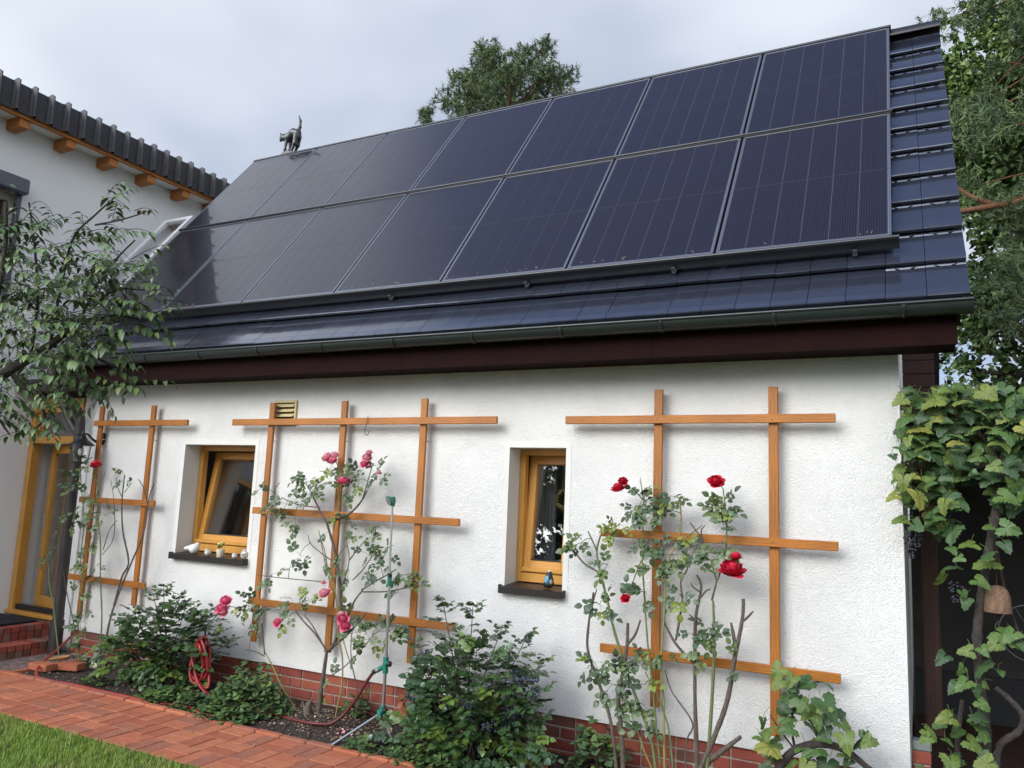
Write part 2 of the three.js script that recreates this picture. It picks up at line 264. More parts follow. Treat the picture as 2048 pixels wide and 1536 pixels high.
// half-round gutter with brackets
{
  const gt = node('gutter', house), R = 0.072, cy = 3.108, cz = 0.432;
  const s = new THREE.Shape(); s.absarc(0, 0, R, Math.PI, 2 * Math.PI); s.lineTo(R - 0.004, 0.0); s.absarc(0, 0, R - 0.004, 2 * Math.PI, Math.PI, true);
  const g = new THREE.ExtrudeGeometry(s, { depth: 8.81, bevelEnabled: false, curveSegments: 14 }); g.rotateY(-Math.PI / 2); g.translate(0.345, cy, cz); g.computeVertexNormals();
  part('channel', g, M.gutter, gt);
  const bead = new THREE.CylinderGeometry(0.011, 0.011, 8.81, 10); bead.rotateZ(Math.PI / 2); bead.translate(0.345 - 4.405, cy + 0.002, cz + R + 0.002); part('bead', bead, M.gutter, gt);
  for (const x of [0.343, -8.463]) { const e = new THREE.CircleGeometry(R, 16, Math.PI, Math.PI); e.rotateY(Math.PI / 2); e.translate(x, cy, cz); part('end_cap', e, M.gutter, gt); }
  const bk = new THREE.TorusGeometry(R + 0.004, 0.005, 6, 14, Math.PI); bk.scale(1, 1, 2.6); bk.rotateX(Math.PI); bk.rotateY(-Math.PI / 2);
  for (let i = 0; i < 12; i++) { const b = part('bracket', bk, M.gutter, gt); b.position.set(-0.02 - i * 0.748, cy, cz); }
}
// downpipe with swan neck
{
  const dp = node('downpipe', house);
  part('swan_neck', stem([[-8.27, 3.06, 0.43], [-8.27, 2.96, 0.43], [-8.255, 2.80, 0.36], [-8.215, 2.66, 0.20], [-8.20, 2.55, 0.12], [-8.20, 2.40, 0.10]], 0.052, 14, 5), M.pipe, dp);
  part('pipe', stem([[-8.20, 2.42, 0.10], [-8.20, 1.2, 0.10], [-8.19, 0.35, 0.10]], 0.055, 16, 4), M.pipe, dp);
  part('standpipe', stem([[-8.19, 0.36, 0.10], [-8.185, -0.1, 0.10]], 0.067, 16, 3), M.pipe, dp);
  part('branch_pipe', stem([[-8.46, 2.70, 0.16], [-8.40, 2.60, 0.15], [-8.31, 2.46, 0.13], [-8.21, 2.34, 0.10]], 0.042, 12, 5), M.pipe, dp);
  for (const y of [2.35, 1.35, 0.42]) { const c = new THREE.TorusGeometry(0.057, 0.006, 6, 18); c.rotateX(Math.PI / 2); c.translate(-8.195, y, 0.10); part('pipe_clip', c, M.pipe, dp); }
}

// ================================================================== solar panels, two rows of seven
{
  const PWD = 1.134, PHT = 1.722, PX = 1.154, PY = 1.7433, s0 = 0.527, xR = -0.0695;
  // print of a cell string: fine wires along the slope, thin gaps between half cells
  const cellMap = (() => { const W = 256, H = 1024, d = new Uint8Array(W * H * 4); const r = mulberry(3); const tone = Array.from({ length: 12 }, () => 0.9 + 0.2 * r());
    for (let j = 0; j < H; j++) for (let i = 0; i < W; i++) {
      const u = i / W, v = j / H, k = (j * W + i) * 4, row = Math.floor(v * 10), fv = v * 10 - row, wire = Math.abs(((u * 11) % 1) - 0.5) < 0.085;
      let c = [0.0065, 0.0075, 0.015]; const tn = tone[row]; c = c.map((x) => x * tn);
      if (wire) c = [0.042, 0.036, 0.044];
      if (fv < 0.018 || u < 0.012 || u > 0.988) c = [0.003, 0.003, 0.004];
      if (wire && fv < 0.03) c = [0.09, 0.09, 0.11];
      for (let q = 0; q < 3; q++) d[k + q] = l2s(c[q]) * 255; d[k + 3] = 255;
    }
    const t = new THREE.DataTexture(d, W, H, THREE.RGBAFormat); t.colorSpace = THREE.SRGBColorSpace; t.magFilter = THREE.LinearFilter; t.minFilter = THREE.LinearMipmapLinearFilter; t.generateMipmaps = true; t.needsUpdate = true; return t; })();
  const dust = tex(256, 1, (u, v) => 0.55 * fbm(u * 7, v * 7, 7, 5, 71) + 0.45 * vn(u * 60, v * 60, 60, 5), false);
  const cell = phy({ map: cellMap, roughness: 0.3, specularIntensity: 0.25, clearcoat: 0.55, clearcoatRoughness: 0.05 });
  const sheet = phy({ color: C(0.14, 0.14, 0.18), roughness: 0.4, clearcoat: 0.8, clearcoatRoughness: 0.06 });
  const frameM = std({ color: C(0.19, 0.20, 0.23), metalness: 0.8, roughness: 0.42 });
  const CW = 0.1795, CH = 0.832;
  const cg = new THREE.BoxGeometry(CW, 0.0008, CH), fw = 0.018;
  const fr = merge([cbx(-PWD / 2, -PWD / 2 + fw, -0.035, 0, -PHT / 2, PHT / 2, 0.001), cbx(PWD / 2 - fw, PWD / 2, -0.035, 0, -PHT / 2, PHT / 2, 0.001), cbx(-PWD / 2 + fw, PWD / 2 - fw, -0.035, 0, -PHT / 2, -PHT / 2 + fw, 0.001), cbx(-PWD / 2 + fw, PWD / 2 - fw, -0.035, 0, PHT / 2 - fw, PHT / 2, 0.001)]);
  const bs = new THREE.BoxGeometry(PWD - 2 * fw, 0.006, PHT - 2 * fw), jb = cbox(0.12, 0.02, 0.08, 0.004), bar = bx(-PWD / 2 + fw, PWD / 2 - fw, -0.0055, -0.0024, -0.0052, 0.0052);
  const ordinal = ['first', 'second', 'third', 'fourth', 'fifth', 'sixth', 'seventh'];
  for (let j = 0; j < 2; j++) for (let i = 0; i < 7; i++) {
    const c = onRoof(xR - 0.01 - PWD / 2 - (6 - i) * PX, 0.1, s0 + j * PY + 0.01 + PHT / 2);
    const p = thing('solar_panel', `black solar panel, ${i === 6 ? 'rightmost, beside the bare tiles,' : ordinal[i] + ' from the left'} in the ${j ? 'upper row at the ridge' : 'lower row above the eave'}`, 'solar panel', c.toArray(), 0, 'solar panels on the roof');
    p.rotation.set(TH, 0, 0);
    part('frame', fr, frameM, p); const b = part('backsheet', bs, sheet, p); b.position.y = -0.0062;
    for (let h = 0; h < 2; h++) for (let k = 0; k < 6; k++) { const m = part('cell_string', cg, cell, p); m.position.set((k - 2.5) * 0.1820, -0.0026, (h - 0.5) * 0.842); }
    part('centre_bar', bar, M.black, p); const jx = part('junction_box', jb, M.black, p); jx.position.set(0, -0.024, 0);
  }
  // rails that hold the rows
  const railM = phy({ color: C(0.030, 0.033, 0.037), metalness: 0.35, roughness: 0.36, clearcoat: 0.3, clearcoatRoughness: 0.3 });
  const rail = (s, label, sh) => { const t = thing('mounting_rail', label, 'mounting rail', onRoof(0, 0.1, s).toArray()); t.rotation.set(TH, 0, 0); for (const [n, g, m] of sh) part(n, g, m, t); };
  const xl = xR - 7 * PX - 0.03, xr = xR + 0.035;
  const tube = (y, z, r, a = xl, b = xr) => { const g = new THREE.CylinderGeometry(r, r, b - a, 10); g.rotateZ(Math.PI / 2); g.translate((a + b) / 2, y, z); return g; };
  rail(s0 - 0.004, 'dark metal mounting rail along the lower edge of the panels', [['profile', cbx(xl, xr, -0.085, 0.002, 0.0, 0.03, 0.004), railM], ['lip', tube(0.006, 0.022, 0.014), railM]]);
  rail(s0 + PY - 0.001, 'dark metal mounting rail between the two rows of panels', [['profile', cbx(xl + 0.02, xr - 0.03, -0.03, 0.012, -0.013, 0.013, 0.004), railM], ['lip', tube(0.015, 0, 0.012, xl + 0.02, xr - 0.03), railM]]);
  rail(s0 + 2 * PY + 0.012, 'dark metal mounting rail along the top edge of the panels', [['profile', cbx(xl + 0.03, xr - 0.03, -0.06, 0.012, -0.012, 0.016, 0.004), railM]]);
  // hooks that carry the lower rail
  const hk = std({ color: C(0.16, 0.16, 0.17), metalness: 0.7, roughness: 0.45 });
  [[-0.30, 'steel roof hook nearest the right verge, under the panels'], [-1.52, 'second steel roof hook from the right, under the panels'], [-2.72, 'third steel roof hook from the right, under the panels'], [-4.05, 'fourth steel roof hook from the right, under the panels']].forEach(([x, label]) => tag(part(numbered('roof_hook'), (() => { const g = merge([cbox(0.03, 0.005, 0.10, 0.001).translate(0, 0.018, 0.0), cbox(0.03, 0.045, 0.005, 0.001).translate(0, 0.04, 0.047)]); g.rotateX(TH); const c = onRoof(x, 0, s0 - 0.02); g.translate(c.x, c.y, c.z); return g; })(), hk, scene), label, 'roof hook', 'roof hooks under the panels'));
}
// tilting roof window at the left end of the roof
{
  const t = thing('roof_window', 'white framed roof window at the left end of the roof, beside the panels', 'roof window', onRoof(-8.52, -0.02, 1.90).toArray()); t.rotation.set(TH, 0, 0);
  const w = std({ color: C(0.60, 0.60, 0.60), roughness: 0.5 }), W = 0.29, L = 0.80;
  part('frame', merge([cbx(-W, -W + 0.05, -0.05, 0.06, -L, L), cbx(W - 0.05, W, -0.05, 0.06, -L, L), cbx(-W + 0.05, W - 0.05, -0.05, 0.06, -L, -L + 0.05), cbx(-W + 0.05, W - 0.05, -0.05, 0.06, L - 0.05, L)]), w, t);
  const tip = (g) => { g.translate(0, 0, L - 0.1); g.rotateX(0.02); g.translate(0, 0.062, -L + 0.1); return g; };
  const q = L - 0.03, v = W - 0.03;
  part('sash', merge([cbx(-v, -v + 0.06, 0, 0.05, -q, q), cbx(v - 0.06, v, 0, 0.05, -q, q), cbx(-v + 0.06, v - 0.06, 0, 0.05, -q, -q + 0.06), cbx(-v + 0.06, v - 0.06, 0, 0.05, q - 0.06, q)].map(tip)), w, t);
  part('pane', tip(bx(-v + 0.06, v - 0.06, 0.02, 0.024, -q + 0.06, q - 0.06)), M.glass, t);
}

// ================================================================== ground, path, lawn
{
  const earth = std({ map: tex(512, 4, (u, v) => lin(0.07, 0.075, 0.035, 0.5 + fbm(u * 20, v * 20, 20, 5, 3))), roughness: 1 });
  const g = new THREE.PlaneGeometry(300, 300); g.rotateX(-Math.PI / 2); g.translate(0, -0.07, 0); struct('ground', metreUV(g), earth);
  // loose soil of the bed, a sheet with real humps
  const soil = std({ map: tex(512, 1.1, (u, v) => { const a = fbm(u * 24, v * 24, 24, 4, 3), b = vn(u * 150, v * 150, 150, 8); return lin(0.050, 0.037, 0.027, 0.35 + 1.0 * a + 0.5 * (b - 0.5)); }), bumpMap: tex(512, 0.7, (u, v) => fbm(u * 40, v * 40, 40, 4, 6), false), bumpScale: 0.012, roughness: 1 });
  const s = new THREE.PlaneGeometry(8.9, 0.90, 240, 40); s.rotateX(-Math.PI / 2); s.translate(-3.25, 0, 0.405);
  const p = s.attributes.position; for (let i = 0; i < p.count; i++) { const x = p.getX(i), z = p.getZ(i); p.setY(i, soilY(x, z)); }
  s.computeVertexNormals(); const uv = s.attributes.uv; for (let i = 0; i < p.count; i++) uv.setXY(i, p.getX(i), p.getZ(i)); struct('garden_bed', s, soil);
  // mossy lawn soil under the blades
  const turf = std({ map: tex(512, 2, (u, v) => { const a = fbm(u * 16, v * 16, 16, 5, 3); return lin(0.075, 0.115, 0.030, 0.5 + a); }), roughness: 1 });
  const l = new THREE.PlaneGeometry(14, 9); l.rotateX(-Math.PI / 2); l.translate(-4, -0.012, 1.735 + 4.5); struct('lawn', metreUV(l), turf);
  const pm = std({ map: tex(512, 0.9, (u, v) => { const cx = u * 11, cy = v * 11 + (Math.floor(u * 11) % 2) * 0.5, e = Math.min(Math.abs(cx % 1 - 0.5), Math.abs(cy % 1 - 0.5)); const j = Math.max(Math.abs(cx % 1 - 0.5), Math.abs(cy % 1 - 0.5)) > 0.44, t = LAT[(Math.floor(cx) * 31 + Math.floor(cy) * 17) & 1023]; return lin(0.21 + 0.06 * t, 0.17, 0.15, (j ? 0.35 : 0.75 + 0.4 * t) * (0.7 + 0.6 * fbm(u * 30, v * 30, 30, 3, 2))); }), bumpMap: gritH, bumpScale: 0.004, roughness: 0.95 });
  struct('patio', bx(-9.415, -7.755, -0.06, 0.012, 0.0, 9), pm);
}
function soilY(x, z) { return 0.0 + 0.03 * (fbm(x * 3 + 50, z * 3 + 50, 512, 4, 2) - 0.5) + 0.05 * Math.exp(-((x + 4.35) ** 2 / 0.12 + (z - 0.32) ** 2 / 0.05)) - 0.02 * clamp((z - 0.7) * 8); }
{
  const path = new THREE.Group(); path.name = 'brick_path'; path.userData.kind = 'structure'; scene.add(path);
  const sand = std({ map: tex(256, 0.5, (u, v) => lin(0.075, 0.05, 0.038, 0.5 + fbm(u * 40, v * 40, 40, 3, 3))), roughness: 1 });
  part('sand_joint', bx(-9.5, -0.9, -0.08, 0.006, 0.855, 1.725), sand, path);
  const r = mulberry(21), lay = [0, 1].map((i) => cbox(0.2415, 0.06, 0.1165, 0.0025 + 0.001 * i)), across = [0, 1].map((i) => cbox(0.1165, 0.06, 0.2395, 0.0025 + 0.001 * i)), edge = cbox(0.240, 0.075, 0.058, 0.006);
  const put = (g, x, z, y = 0) => { const m = part('paver', g, M.paver[Math.floor(r() * 4)], path); m.position.set(x, -0.010 + y + (r() - 0.5) * 0.004 + 0.006 * Math.sin(x * 1.7), z + (r() - 0.5) * 0.003); m.rotation.set((r() - 0.5) * 0.007, (r() - 0.5) * 0.008, (r() - 0.5) * 0.007); };
  for (let i = 0; i < 34; i++) { const x = -9.35 + i * 0.248;
    for (let b = 0; b < 3; b++) { const z = 1.033 + b * 0.248; if ((i + b) % 2) { put(lay[i % 2], x, z - 0.061); put(lay[b % 2], x, z + 0.061); } else { put(across[i % 2], x - 0.062, z); put(across[b % 2], x + 0.062, z); } }
    put(edge, x, 0.875, 0.006); }
  for (let i = 0; i < 3; i++) { const m = part('paver', across[0], M.paver[i], path); m.position.set(-7.70, -0.004, 0.72 - i * 0.25); m.scale.set(0.5, 1, 1); }
}
// grass blades of the lawn
{
  const r = mulberry(31), blades = [];
  for (let k = 0; k < 7; k++) { const a = r() * 6.283, h = 0.022 + r() * 0.03, w = 0.0022, lean = (r() - 0.3) * 0.03, ox = (r() - 0.5) * 0.035, oz = (r() - 0.5) * 0.035, c = Math.cos(a), s = Math.sin(a), tone = 0.75 + 0.5 * r();
    const P = [[-w, 0, 0], [w, 0, 0], [-w * 0.8, h * 0.55, lean * 0.35], [w * 0.8, h * 0.55, lean * 0.35], [0, h, lean]].map(([x, y, z]) => [ox + x * c + z * s, y, oz - x * s + z * c]);
    const g = new THREE.BufferGeometry(); g.setAttribute('position', new THREE.Float32BufferAttribute(P.flat(), 3)); g.setIndex([0, 1, 2, 2, 1, 3, 2, 3, 4]); g.computeVertexNormals();
    g.setAttribute('color', new THREE.Float32BufferAttribute(P.flatMap(() => [tone, tone, tone]), 3)); blades.push(g.toNonIndexed()); }
  const m = std({ color: C(1, 1, 1), vertexColors: true, roughness: 0.7 }), spots = [];
  const fill = (x0, x1, z0, z1, n) => { for (let i = 0; i < n; i++) spots.push([x0 + r() * (x1 - x0), z0 + r() * (z1 - z0)]); };
  fill(-8, -2.6, 1.715, 3.4, 11000); fill(-9.5, 2, 3.4, 6.5, 9000); fill(-2.6, 2, 1.74, 3.4, 3000);
  for (let i = 0; i < 1500; i++) spots.push([-8 + 6 * r(), 1.69 + 0.06 * r()]);
  const im = new THREE.InstancedMesh(mergeGeometries(blades), m, spots.length), d = new THREE.Object3D();
  spots.forEach(([x, z], i) => { d.position.set(x, -0.012, z); d.rotation.y = r() * 6.28; const s = 0.7 + r() * 0.7; d.scale.set(s, s, s); d.updateMatrix(); im.setMatrixAt(i, d.matrix); const n = fbm(x * 4 + 90, z * 4 + 90, 512, 3, 4), dry = clamp((n - 0.45) * 3) * r(); im.setColorAt(i, C(mixv(0.23, 0.40, dry), mixv(0.34, 0.39, dry), mixv(0.055, 0.13, dry))); });
  im.name = 'lawn_grass'; im.castShadow = im.receiveShadow = true; scene.add(tag(im, 'short green lawn grass along the brick path', 'grass', null, 'stuff'));
}
// ================================================================== the main house on the left
{
  const h = thing('main_house', 'tall white house at the left with corrugated dark tiles and rafter ends', 'house');
  const WX = -9.42;
  part('wall', (() => { const s = new THREE.Shape([[-4.2, -0.1], [5, -0.1], [5, 6.03], [-4.2, 6.03]].map((p) => new THREE.Vector2(...p)));
    for (const [a, b, c, d] of [[-1.25, -0.38, 3.75, 5.2], [-3.10, -2.20, 1.7, 3.6]]) s.holes.push(new THREE.Path([[a, c], [a, d], [b, d], [b, c]].map((p) => new THREE.Vector2(...p))));
    const g = new THREE.ExtrudeGeometry(s, { depth: 0.35, bevelEnabled: false }); g.rotateY(Math.PI / 2); g.translate(WX - 0.35, 0, 0); return metreUV(g); })(), M.leftWall, h);
  part('far_wall', bx(-16, -15.7, -0.1, 4.6, -5, 4.2), M.leftWall, h);
  for (const [a, b] of [[3.9, 4.2], [-5, -4.7]]) part('end_wall', (() => { const s = new THREE.Shape([[-15.69, -0.1], [-9.78, -0.1], [-9.78, 5.95], [-15.69, 4.4]].map((p) => new THREE.Vector2(...p))); const g = new THREE.ExtrudeGeometry(s, { depth: b - a, bevelEnabled: false }); g.translate(0, 0, a); return metreUV(g); })(), M.leftWall, h);
  part('interior_floor', bx(-15.69, -9.78, 1.2, 1.4, -4.69, 3.89), M.room, h);
  part('roof_slab', beam(V(-9.15, 6.21, -0.4), V(-16.2, 4.5, -0.4), 0.05, 9.4, 0.004), M.rafter, h);
  part('eave_board', bx(-9.17, -9.12, 6.00, 6.055, -5.1, 4.3, 1), M.rafter, h);
  part('eave_lining', bx(-9.42, -9.171, 6.03, 6.05, -5.1, 4.3), M.leftWall, h);
  for (let i = 0; i < 22; i++) { const z = 0.58 - 0.578 * (i - 13); if (z > 4 || z < -4.5) continue; part('rafter', cbx(-9.7, -9.15, 5.90, 6.028, z - 0.06, z + 0.06, 0.006), M.rafter, h); }
  // tiles with a drop at the high edge: pan, roll and skirt in each
  const tm = phy({ map: tex(256, 0.8, (u, v) => lin(0.030, 0.029, 0.032, 0.6 + 0.8 * fbm(u * 12, v * 12, 12, 4, 3))), roughness: 0.55, bumpMap: gritH, bumpScale: 0.001 });
  const prof = []; for (let k = 0; k <= 16; k++) { const t = k / 16, a = (t - 0.72) / 0.17; prof.push([t * 0.2, Math.abs(a) < 1 ? 0.055 * (0.5 + 0.5 * Math.cos(a * Math.PI)) : 0]); }
  const tg = (() => { // sections: skirt bottom, skirt top (rounded), back along the slope
    const sec = [[0.03, -0.34, 1], [0.025, -0.18, 1], [0.018, -0.02, 1], [0.0, 0.012, 1], [-0.05, 0.005, 1], [-0.33, -0.066, 1]], pos = [], idx = [], n = prof.length;
    for (const [x, y] of sec) for (const [z, a] of prof) { const f = y < -0.01 ? 1 : 0.75; pos.push(x + a * (y < 0 && x > 0 ? f : 0.3), y + a * (x <= 0.018 ? 0.9 : 0.15), z); }
    for (let i = 0; i + 1 < sec.length; i++) for (let j = 0; j + 1 < n; j++) { const a = i * n + j; idx.push(a, a + n, a + 1, a + 1, a + n, a + n + 1); }
    const g = new THREE.BufferGeometry(); g.setAttribute('position', new THREE.Float32BufferAttribute(pos, 3)); g.setIndex(idx); g.computeVertexNormals();
    const uv = []; for (let i = 0; i < pos.length; i += 3) uv.push(pos[i + 2], pos[i + 1] + pos[i]); g.setAttribute('uv', new THREE.Float32BufferAttribute(uv, 2)); return g; })();
  const r = mulberry(8);
  for (let i = 0; i < 46; i++) { const z = 4.085 - i * 0.205; const t = part('roof_tile', tg, tm, h); t.position.set(-9.12, 6.375 + (r() - 0.5) * 0.006, z); t.rotation.set((r() - 0.5) * 0.01, 0, (r() - 0.5) * 0.02); }
  // upper window with shutter box
  const w = node('window', h), gm = std({ color: C(0.10, 0.105, 0.12), roughness: 0.5, metalness: 0.3 });
  part('shutter_box', cbx(WX + 0.001, WX + 0.16, 5.17, 5.36, 0.36, 1.32, 0.02), std({ color: C(0.12, 0.13, 0.155), roughness: 0.45, metalness: 0.4 }), w);
  for (const z of [0.38, 1.19]) part('guide_rail', cbx(WX + 0.002, WX + 0.05, 3.75, 5.168, z, z + 0.055, 0.004), gm, w);
  part('frame', merge([cbx(WX - 0.16, WX - 0.08, 3.76, 5.19, 0.39, 0.46), cbx(WX - 0.16, WX - 0.08, 3.76, 5.19, 1.17, 1.24), cbx(WX - 0.16, WX - 0.08, 3.76, 3.84, 0.461, 1.169), cbx(WX - 0.16, WX - 0.08, 5.11, 5.19, 0.461, 1.169)]), std({ color: C(0.55, 0.55, 0.54), roughness: 0.5 }), w);
  part('pane', bx(WX - 0.13, WX - 0.125, 3.84, 5.11, 0.46, 1.17), M.glass, w);
  // wooden window further forward on the same wall; the small windows of the house mirror it
  const w2 = node('window', h);
  part('frame', merge([[2.205, 2.30, 1.71, 3.59], [3.0, 3.095, 1.71, 3.59], [2.301, 2.999, 1.71, 1.82], [2.301, 2.999, 3.48, 3.59], [2.301, 2.999, 2.92, 3.0]].map(([a, b, c, d]) => cbx(WX - 0.12, WX - 0.02, c, d, a, b))), M.yellow, w2);
  part('pane', bx(WX - 0.08, WX - 0.075, 1.82, 2.92, 2.30, 3.0), M.glass, w2); part('pane', bx(WX - 0.08, WX - 0.075, 3.0, 3.48, 2.30, 3.0), M.glass, w2);
}
// ================================================================== entrance between the two houses
{
  const e = thing('entrance', 'yellow wooden glazed entrance door ajar, between the white houses', 'entrance'), z = -0.10, L = -9.405, R = -8.47, T = 2.79;
  part('side_wall', bx(-9.4195, L, 0.0, 2.85, z - 0.25, z - 0.02), M.leftWall, e); part('side_wall', bx(R, X0 - 0.002, 0.0, 2.85, z - 0.25, z - 0.02), M.leftWall, e);
  part('canopy_roof', bx(-9.4195, -8.16, 2.852, 2.99, -3, 0.14), M.pipe, e);
  part('back_wall', bx(-9.4195, X0 - 0.002, 0.3, 2.85, -2.9, -2.8), M.room, e); part('floor', bx(-9.4195, X0 - 0.002, -0.05, 0.30, -2.8, z - 0.021), M.room, e);
  const f = 0.085;
  part('door_frame', merge([cbx(L, L + f, 0.30, T, z - 0.09, z + 0.01), cbx(R - f, R, 0.30, T, z - 0.09, z + 0.01), cbx(L + f, R - f, T - 0.10, T, z - 0.09, z + 0.01, 0.004, 1), cbx(L + f, R - f, 2.26, 2.345, z - 0.09, z + 0.012, 0.004, 1)]), M.yellow, e);
  const tr = node('transom_window', e);
  part('frame', merge([cbx(L + f, L + f + 0.055, 2.346, T - 0.101, z - 0.08, z - 0.01), cbx(R - f - 0.055, R - f, 2.346, T - 0.101, z - 0.08, z - 0.01), cbx(L + f + 0.056, R - f - 0.056, T - 0.16, T - 0.101, z - 0.08, z - 0.01, 0.004, 1)]), M.yellow, tr);
  part('pane', bx(L + f + 0.05, R - f - 0.05, 2.346, T - 0.155, z - 0.05, z - 0.046), M.glass, tr);
  // the leaf is hinged on the right and stands ajar into the hall
  const a = -14 * RAD, hx = R - f - 0.004, W = hx - (L + f) - 0.004, turn = (g) => { g.rotateY(a); g.translate(hx, 0, z - 0.03); return g; };
  const d = node('door', e);
  part('leaf_frame', merge([cbx(-W, -W + 0.10, 0.36, 2.25, -0.06, 0), cbx(-0.10, 0, 0.36, 2.25, -0.06, 0), cbx(-W + 0.10, -0.10, 0.36, 0.50, -0.06, 0, 0.004, 1), cbx(-W + 0.10, -0.10, 2.15, 2.25, -0.06, 0, 0.004, 1)].map(turn)), M.yellow, d);
  part('pane', turn(bx(-W + 0.10, -0.10, 0.50, 2.15, -0.033, -0.029)), M.glass, d);
  part('lock_strip', turn(cbx(-W - 0.004, -W - 0.0005, 0.5, 2.15, -0.04, -0.02, 0.001)), M.steel, d);
  part('handle', turn(merge([cbx(-W + 0.035, -W + 0.065, 1.25, 1.42, 0.001, 0.01), cbx(-W + 0.04, -W + 0.17, 1.37, 1.39, 0.03, 0.045), cbx(-W + 0.04, -W + 0.06, 1.37, 1.39, 0.01, 0.03)])), M.steel, d);
  part('threshold', cbx(L, R, 0.30, 0.345, z - 0.08, z + 0.05, 0.006), M.yellow, e);
  part('weather_board', cbx(L + f, R - f, 0.345, 0.40, z - 0.085, z - 0.02, 0.004), M.black, e);
}
// brick steps up to the door
{
  const s = thing('brick_steps', 'two brick steps in front of the yellow entrance door', 'steps'), r = mulberry(15);
  part('core', merge([bx(-9.41, -8.56, -0.05, 0.268, -0.04, 1.75), bx(-8.5595, -8.32, -0.05, 0.128, -0.04, 1.75)]), M.mortar, s);
  const tread = cbox(0.238, 0.06, 0.0735, 0.004), riser = cbox(0.05, 0.125, 0.0735, 0.004);
  const bm = [...M.brick, std({ map: brickTex(0.20, 0.11, 0.085), bumpMap: gritH, bumpScale: 0.002, roughness: 0.85 })];
  for (const [xe, y] of [[-8.52, 0.285], [-8.28, 0.143]]) for (let i = 0; i < 21; i++) { const z = 0.0 + i * 0.083;
    const a = part('brick', tread, bm[Math.floor(r() * 5)], s); a.position.set(xe - 0.121, y - 0.03, z); a.rotation.x = (r() - 0.5) * 0.02;
    const b = part('brick', riser, bm[Math.floor(r() * 5)], s); b.position.set(xe - 0.029, y - 0.1245, z); }
  solo('door_mat', (() => { const g = cbox(0.75, 0.025, 0.5, 0.006); g.translate(-9.02, 0.2985, 0.28); return g; })(), std({ map: tex(128, 0.1, (u, v) => lin(0.012, 0.012, 0.014, 0.4 + vn(u * 30, v * 30, 30, 2))), roughness: 1, bumpMap: gritH, bumpScale: 0.004 }), 'black rubber door mat on the top brick step', 'door mat');
}

// ================================================================== trellises
{
  const screw = (() => { const g = new THREE.CylinderGeometry(0.0045, 0.0045, 0.003, 8); g.rotateX(Math.PI / 2); return g; })(), screwM = std({ color: C(0.09, 0.05, 0.03), metalness: 0.5, roughness: 0.5 }), zP = 0.075, D = 0.028;
  const r = mulberry(41);
  const trellis = (label, posts, rails) => {
    const t = thing('trellis', label, 'trellis', [0, 0, 0], 0, 'wooden trellises on the wall');
    for (const [x, y0, y1, xb] of posts) { part('post', beam(V(xb ?? x, y0, zP), V(x, y1, zP), 0.064, D, 0.004), M.slats[Math.floor(r() * 3)], t);
      for (const y of [y1 - 0.36, y0 + 0.25]) { const b = beam(V(x + 0.012, y, 0.002), V(x + 0.012, y, zP - D / 2), 0.008, 0.008, 0.001); part('wall_bracket', b, M.steel, t); } }
    for (const [x0, x1, y, y2] of rails) { part('rail', (() => { const g = beam(V(x0, y, zP + D + 0.0015), V(x1, y2 ?? y, zP + D + 0.0015), 0.060, D, 0.004); return g; })(), M.slats[Math.floor(r() * 3)], t);
      for (const [x, a, b] of posts) if (x > x0 && x < x1) { const s = part('screw', screw, screwM, t); s.position.set(x + (r() - 0.5) * 0.015, y + (r() - 0.5) * 0.012, zP + D * 1.5 + 0.002); } }
    return t;
  };
  trellis('narrow wooden trellis with two posts beside the wall lantern', [[-7.885, 0.44, 2.66], [-7.06, 0.62, 2.655]], [[-7.95, -6.50, 2.47], [-8.05, -6.865, 1.645], [-8.09, -6.88, 0.828]]);
  trellis('wide wooden trellis with three posts between the two windows', [[-5.405, 0.46, 2.655], [-4.545, 0.47, 2.655], [-3.688, 0.49, 2.66]], [[-5.88, -2.965, 2.468], [-5.52, -3.27, 1.64], [-5.475, -3.265, 0.82]]);
  trellis('wooden trellis with two posts near the right corner of the house', [[-1.645, 0.46, 2.685], [-0.84, 0.40, 2.685]], [[-2.368, -0.443, 2.462], [-2.06, -0.44, 1.632], [-2.045, -0.44, 0.815]]);
}
// wire hook hanging on the middle trellis
solo('wire_hook', stem([[-4.24, 2.515, 0.125], [-4.24, 2.48, 0.132], [-4.255, 2.42, 0.13], [-4.262, 2.37, 0.13], [-4.235, 2.34, 0.13], [-4.21, 2.38, 0.13]], 0.003, 6, 6), M.blackMetal, 'thin bent wire hook hanging over the top rail of the middle trellis', 'hook');
// ================================================================== vent grille
{
  const t = thing('vent_grille', 'small cream vent grille on the wall behind the trellis post', 'vent', [-5.305, 2.565, 0]), m = std({ color: C(0.62, 0.50, 0.27), roughness: 0.55 });
  const W = 0.135, H = 0.118; part('frame', merge([cbx(-W, -W + 0.022, -H, H, 0.002, 0.022), cbx(W - 0.022, W, -H, H, 0.002, 0.022), cbx(-W + 0.022, W - 0.022, H - 0.022, H, 0.002, 0.022), cbx(-W + 0.022, W - 0.022, -H, -H + 0.022, 0.002, 0.022)]), m, t);
  part('backing', bx(-W + 0.01, W - 0.01, -H + 0.01, H - 0.01, 0.001, 0.004), M.black, t);
  for (let i = 0; i < 4; i++) { const g = cbox(2 * W - 0.046, 0.006, 0.044, 0.002); g.rotateX(0.75); g.translate(0, 0.068 - i * 0.046, 0.022); part('louvre', g, m, t); }
}
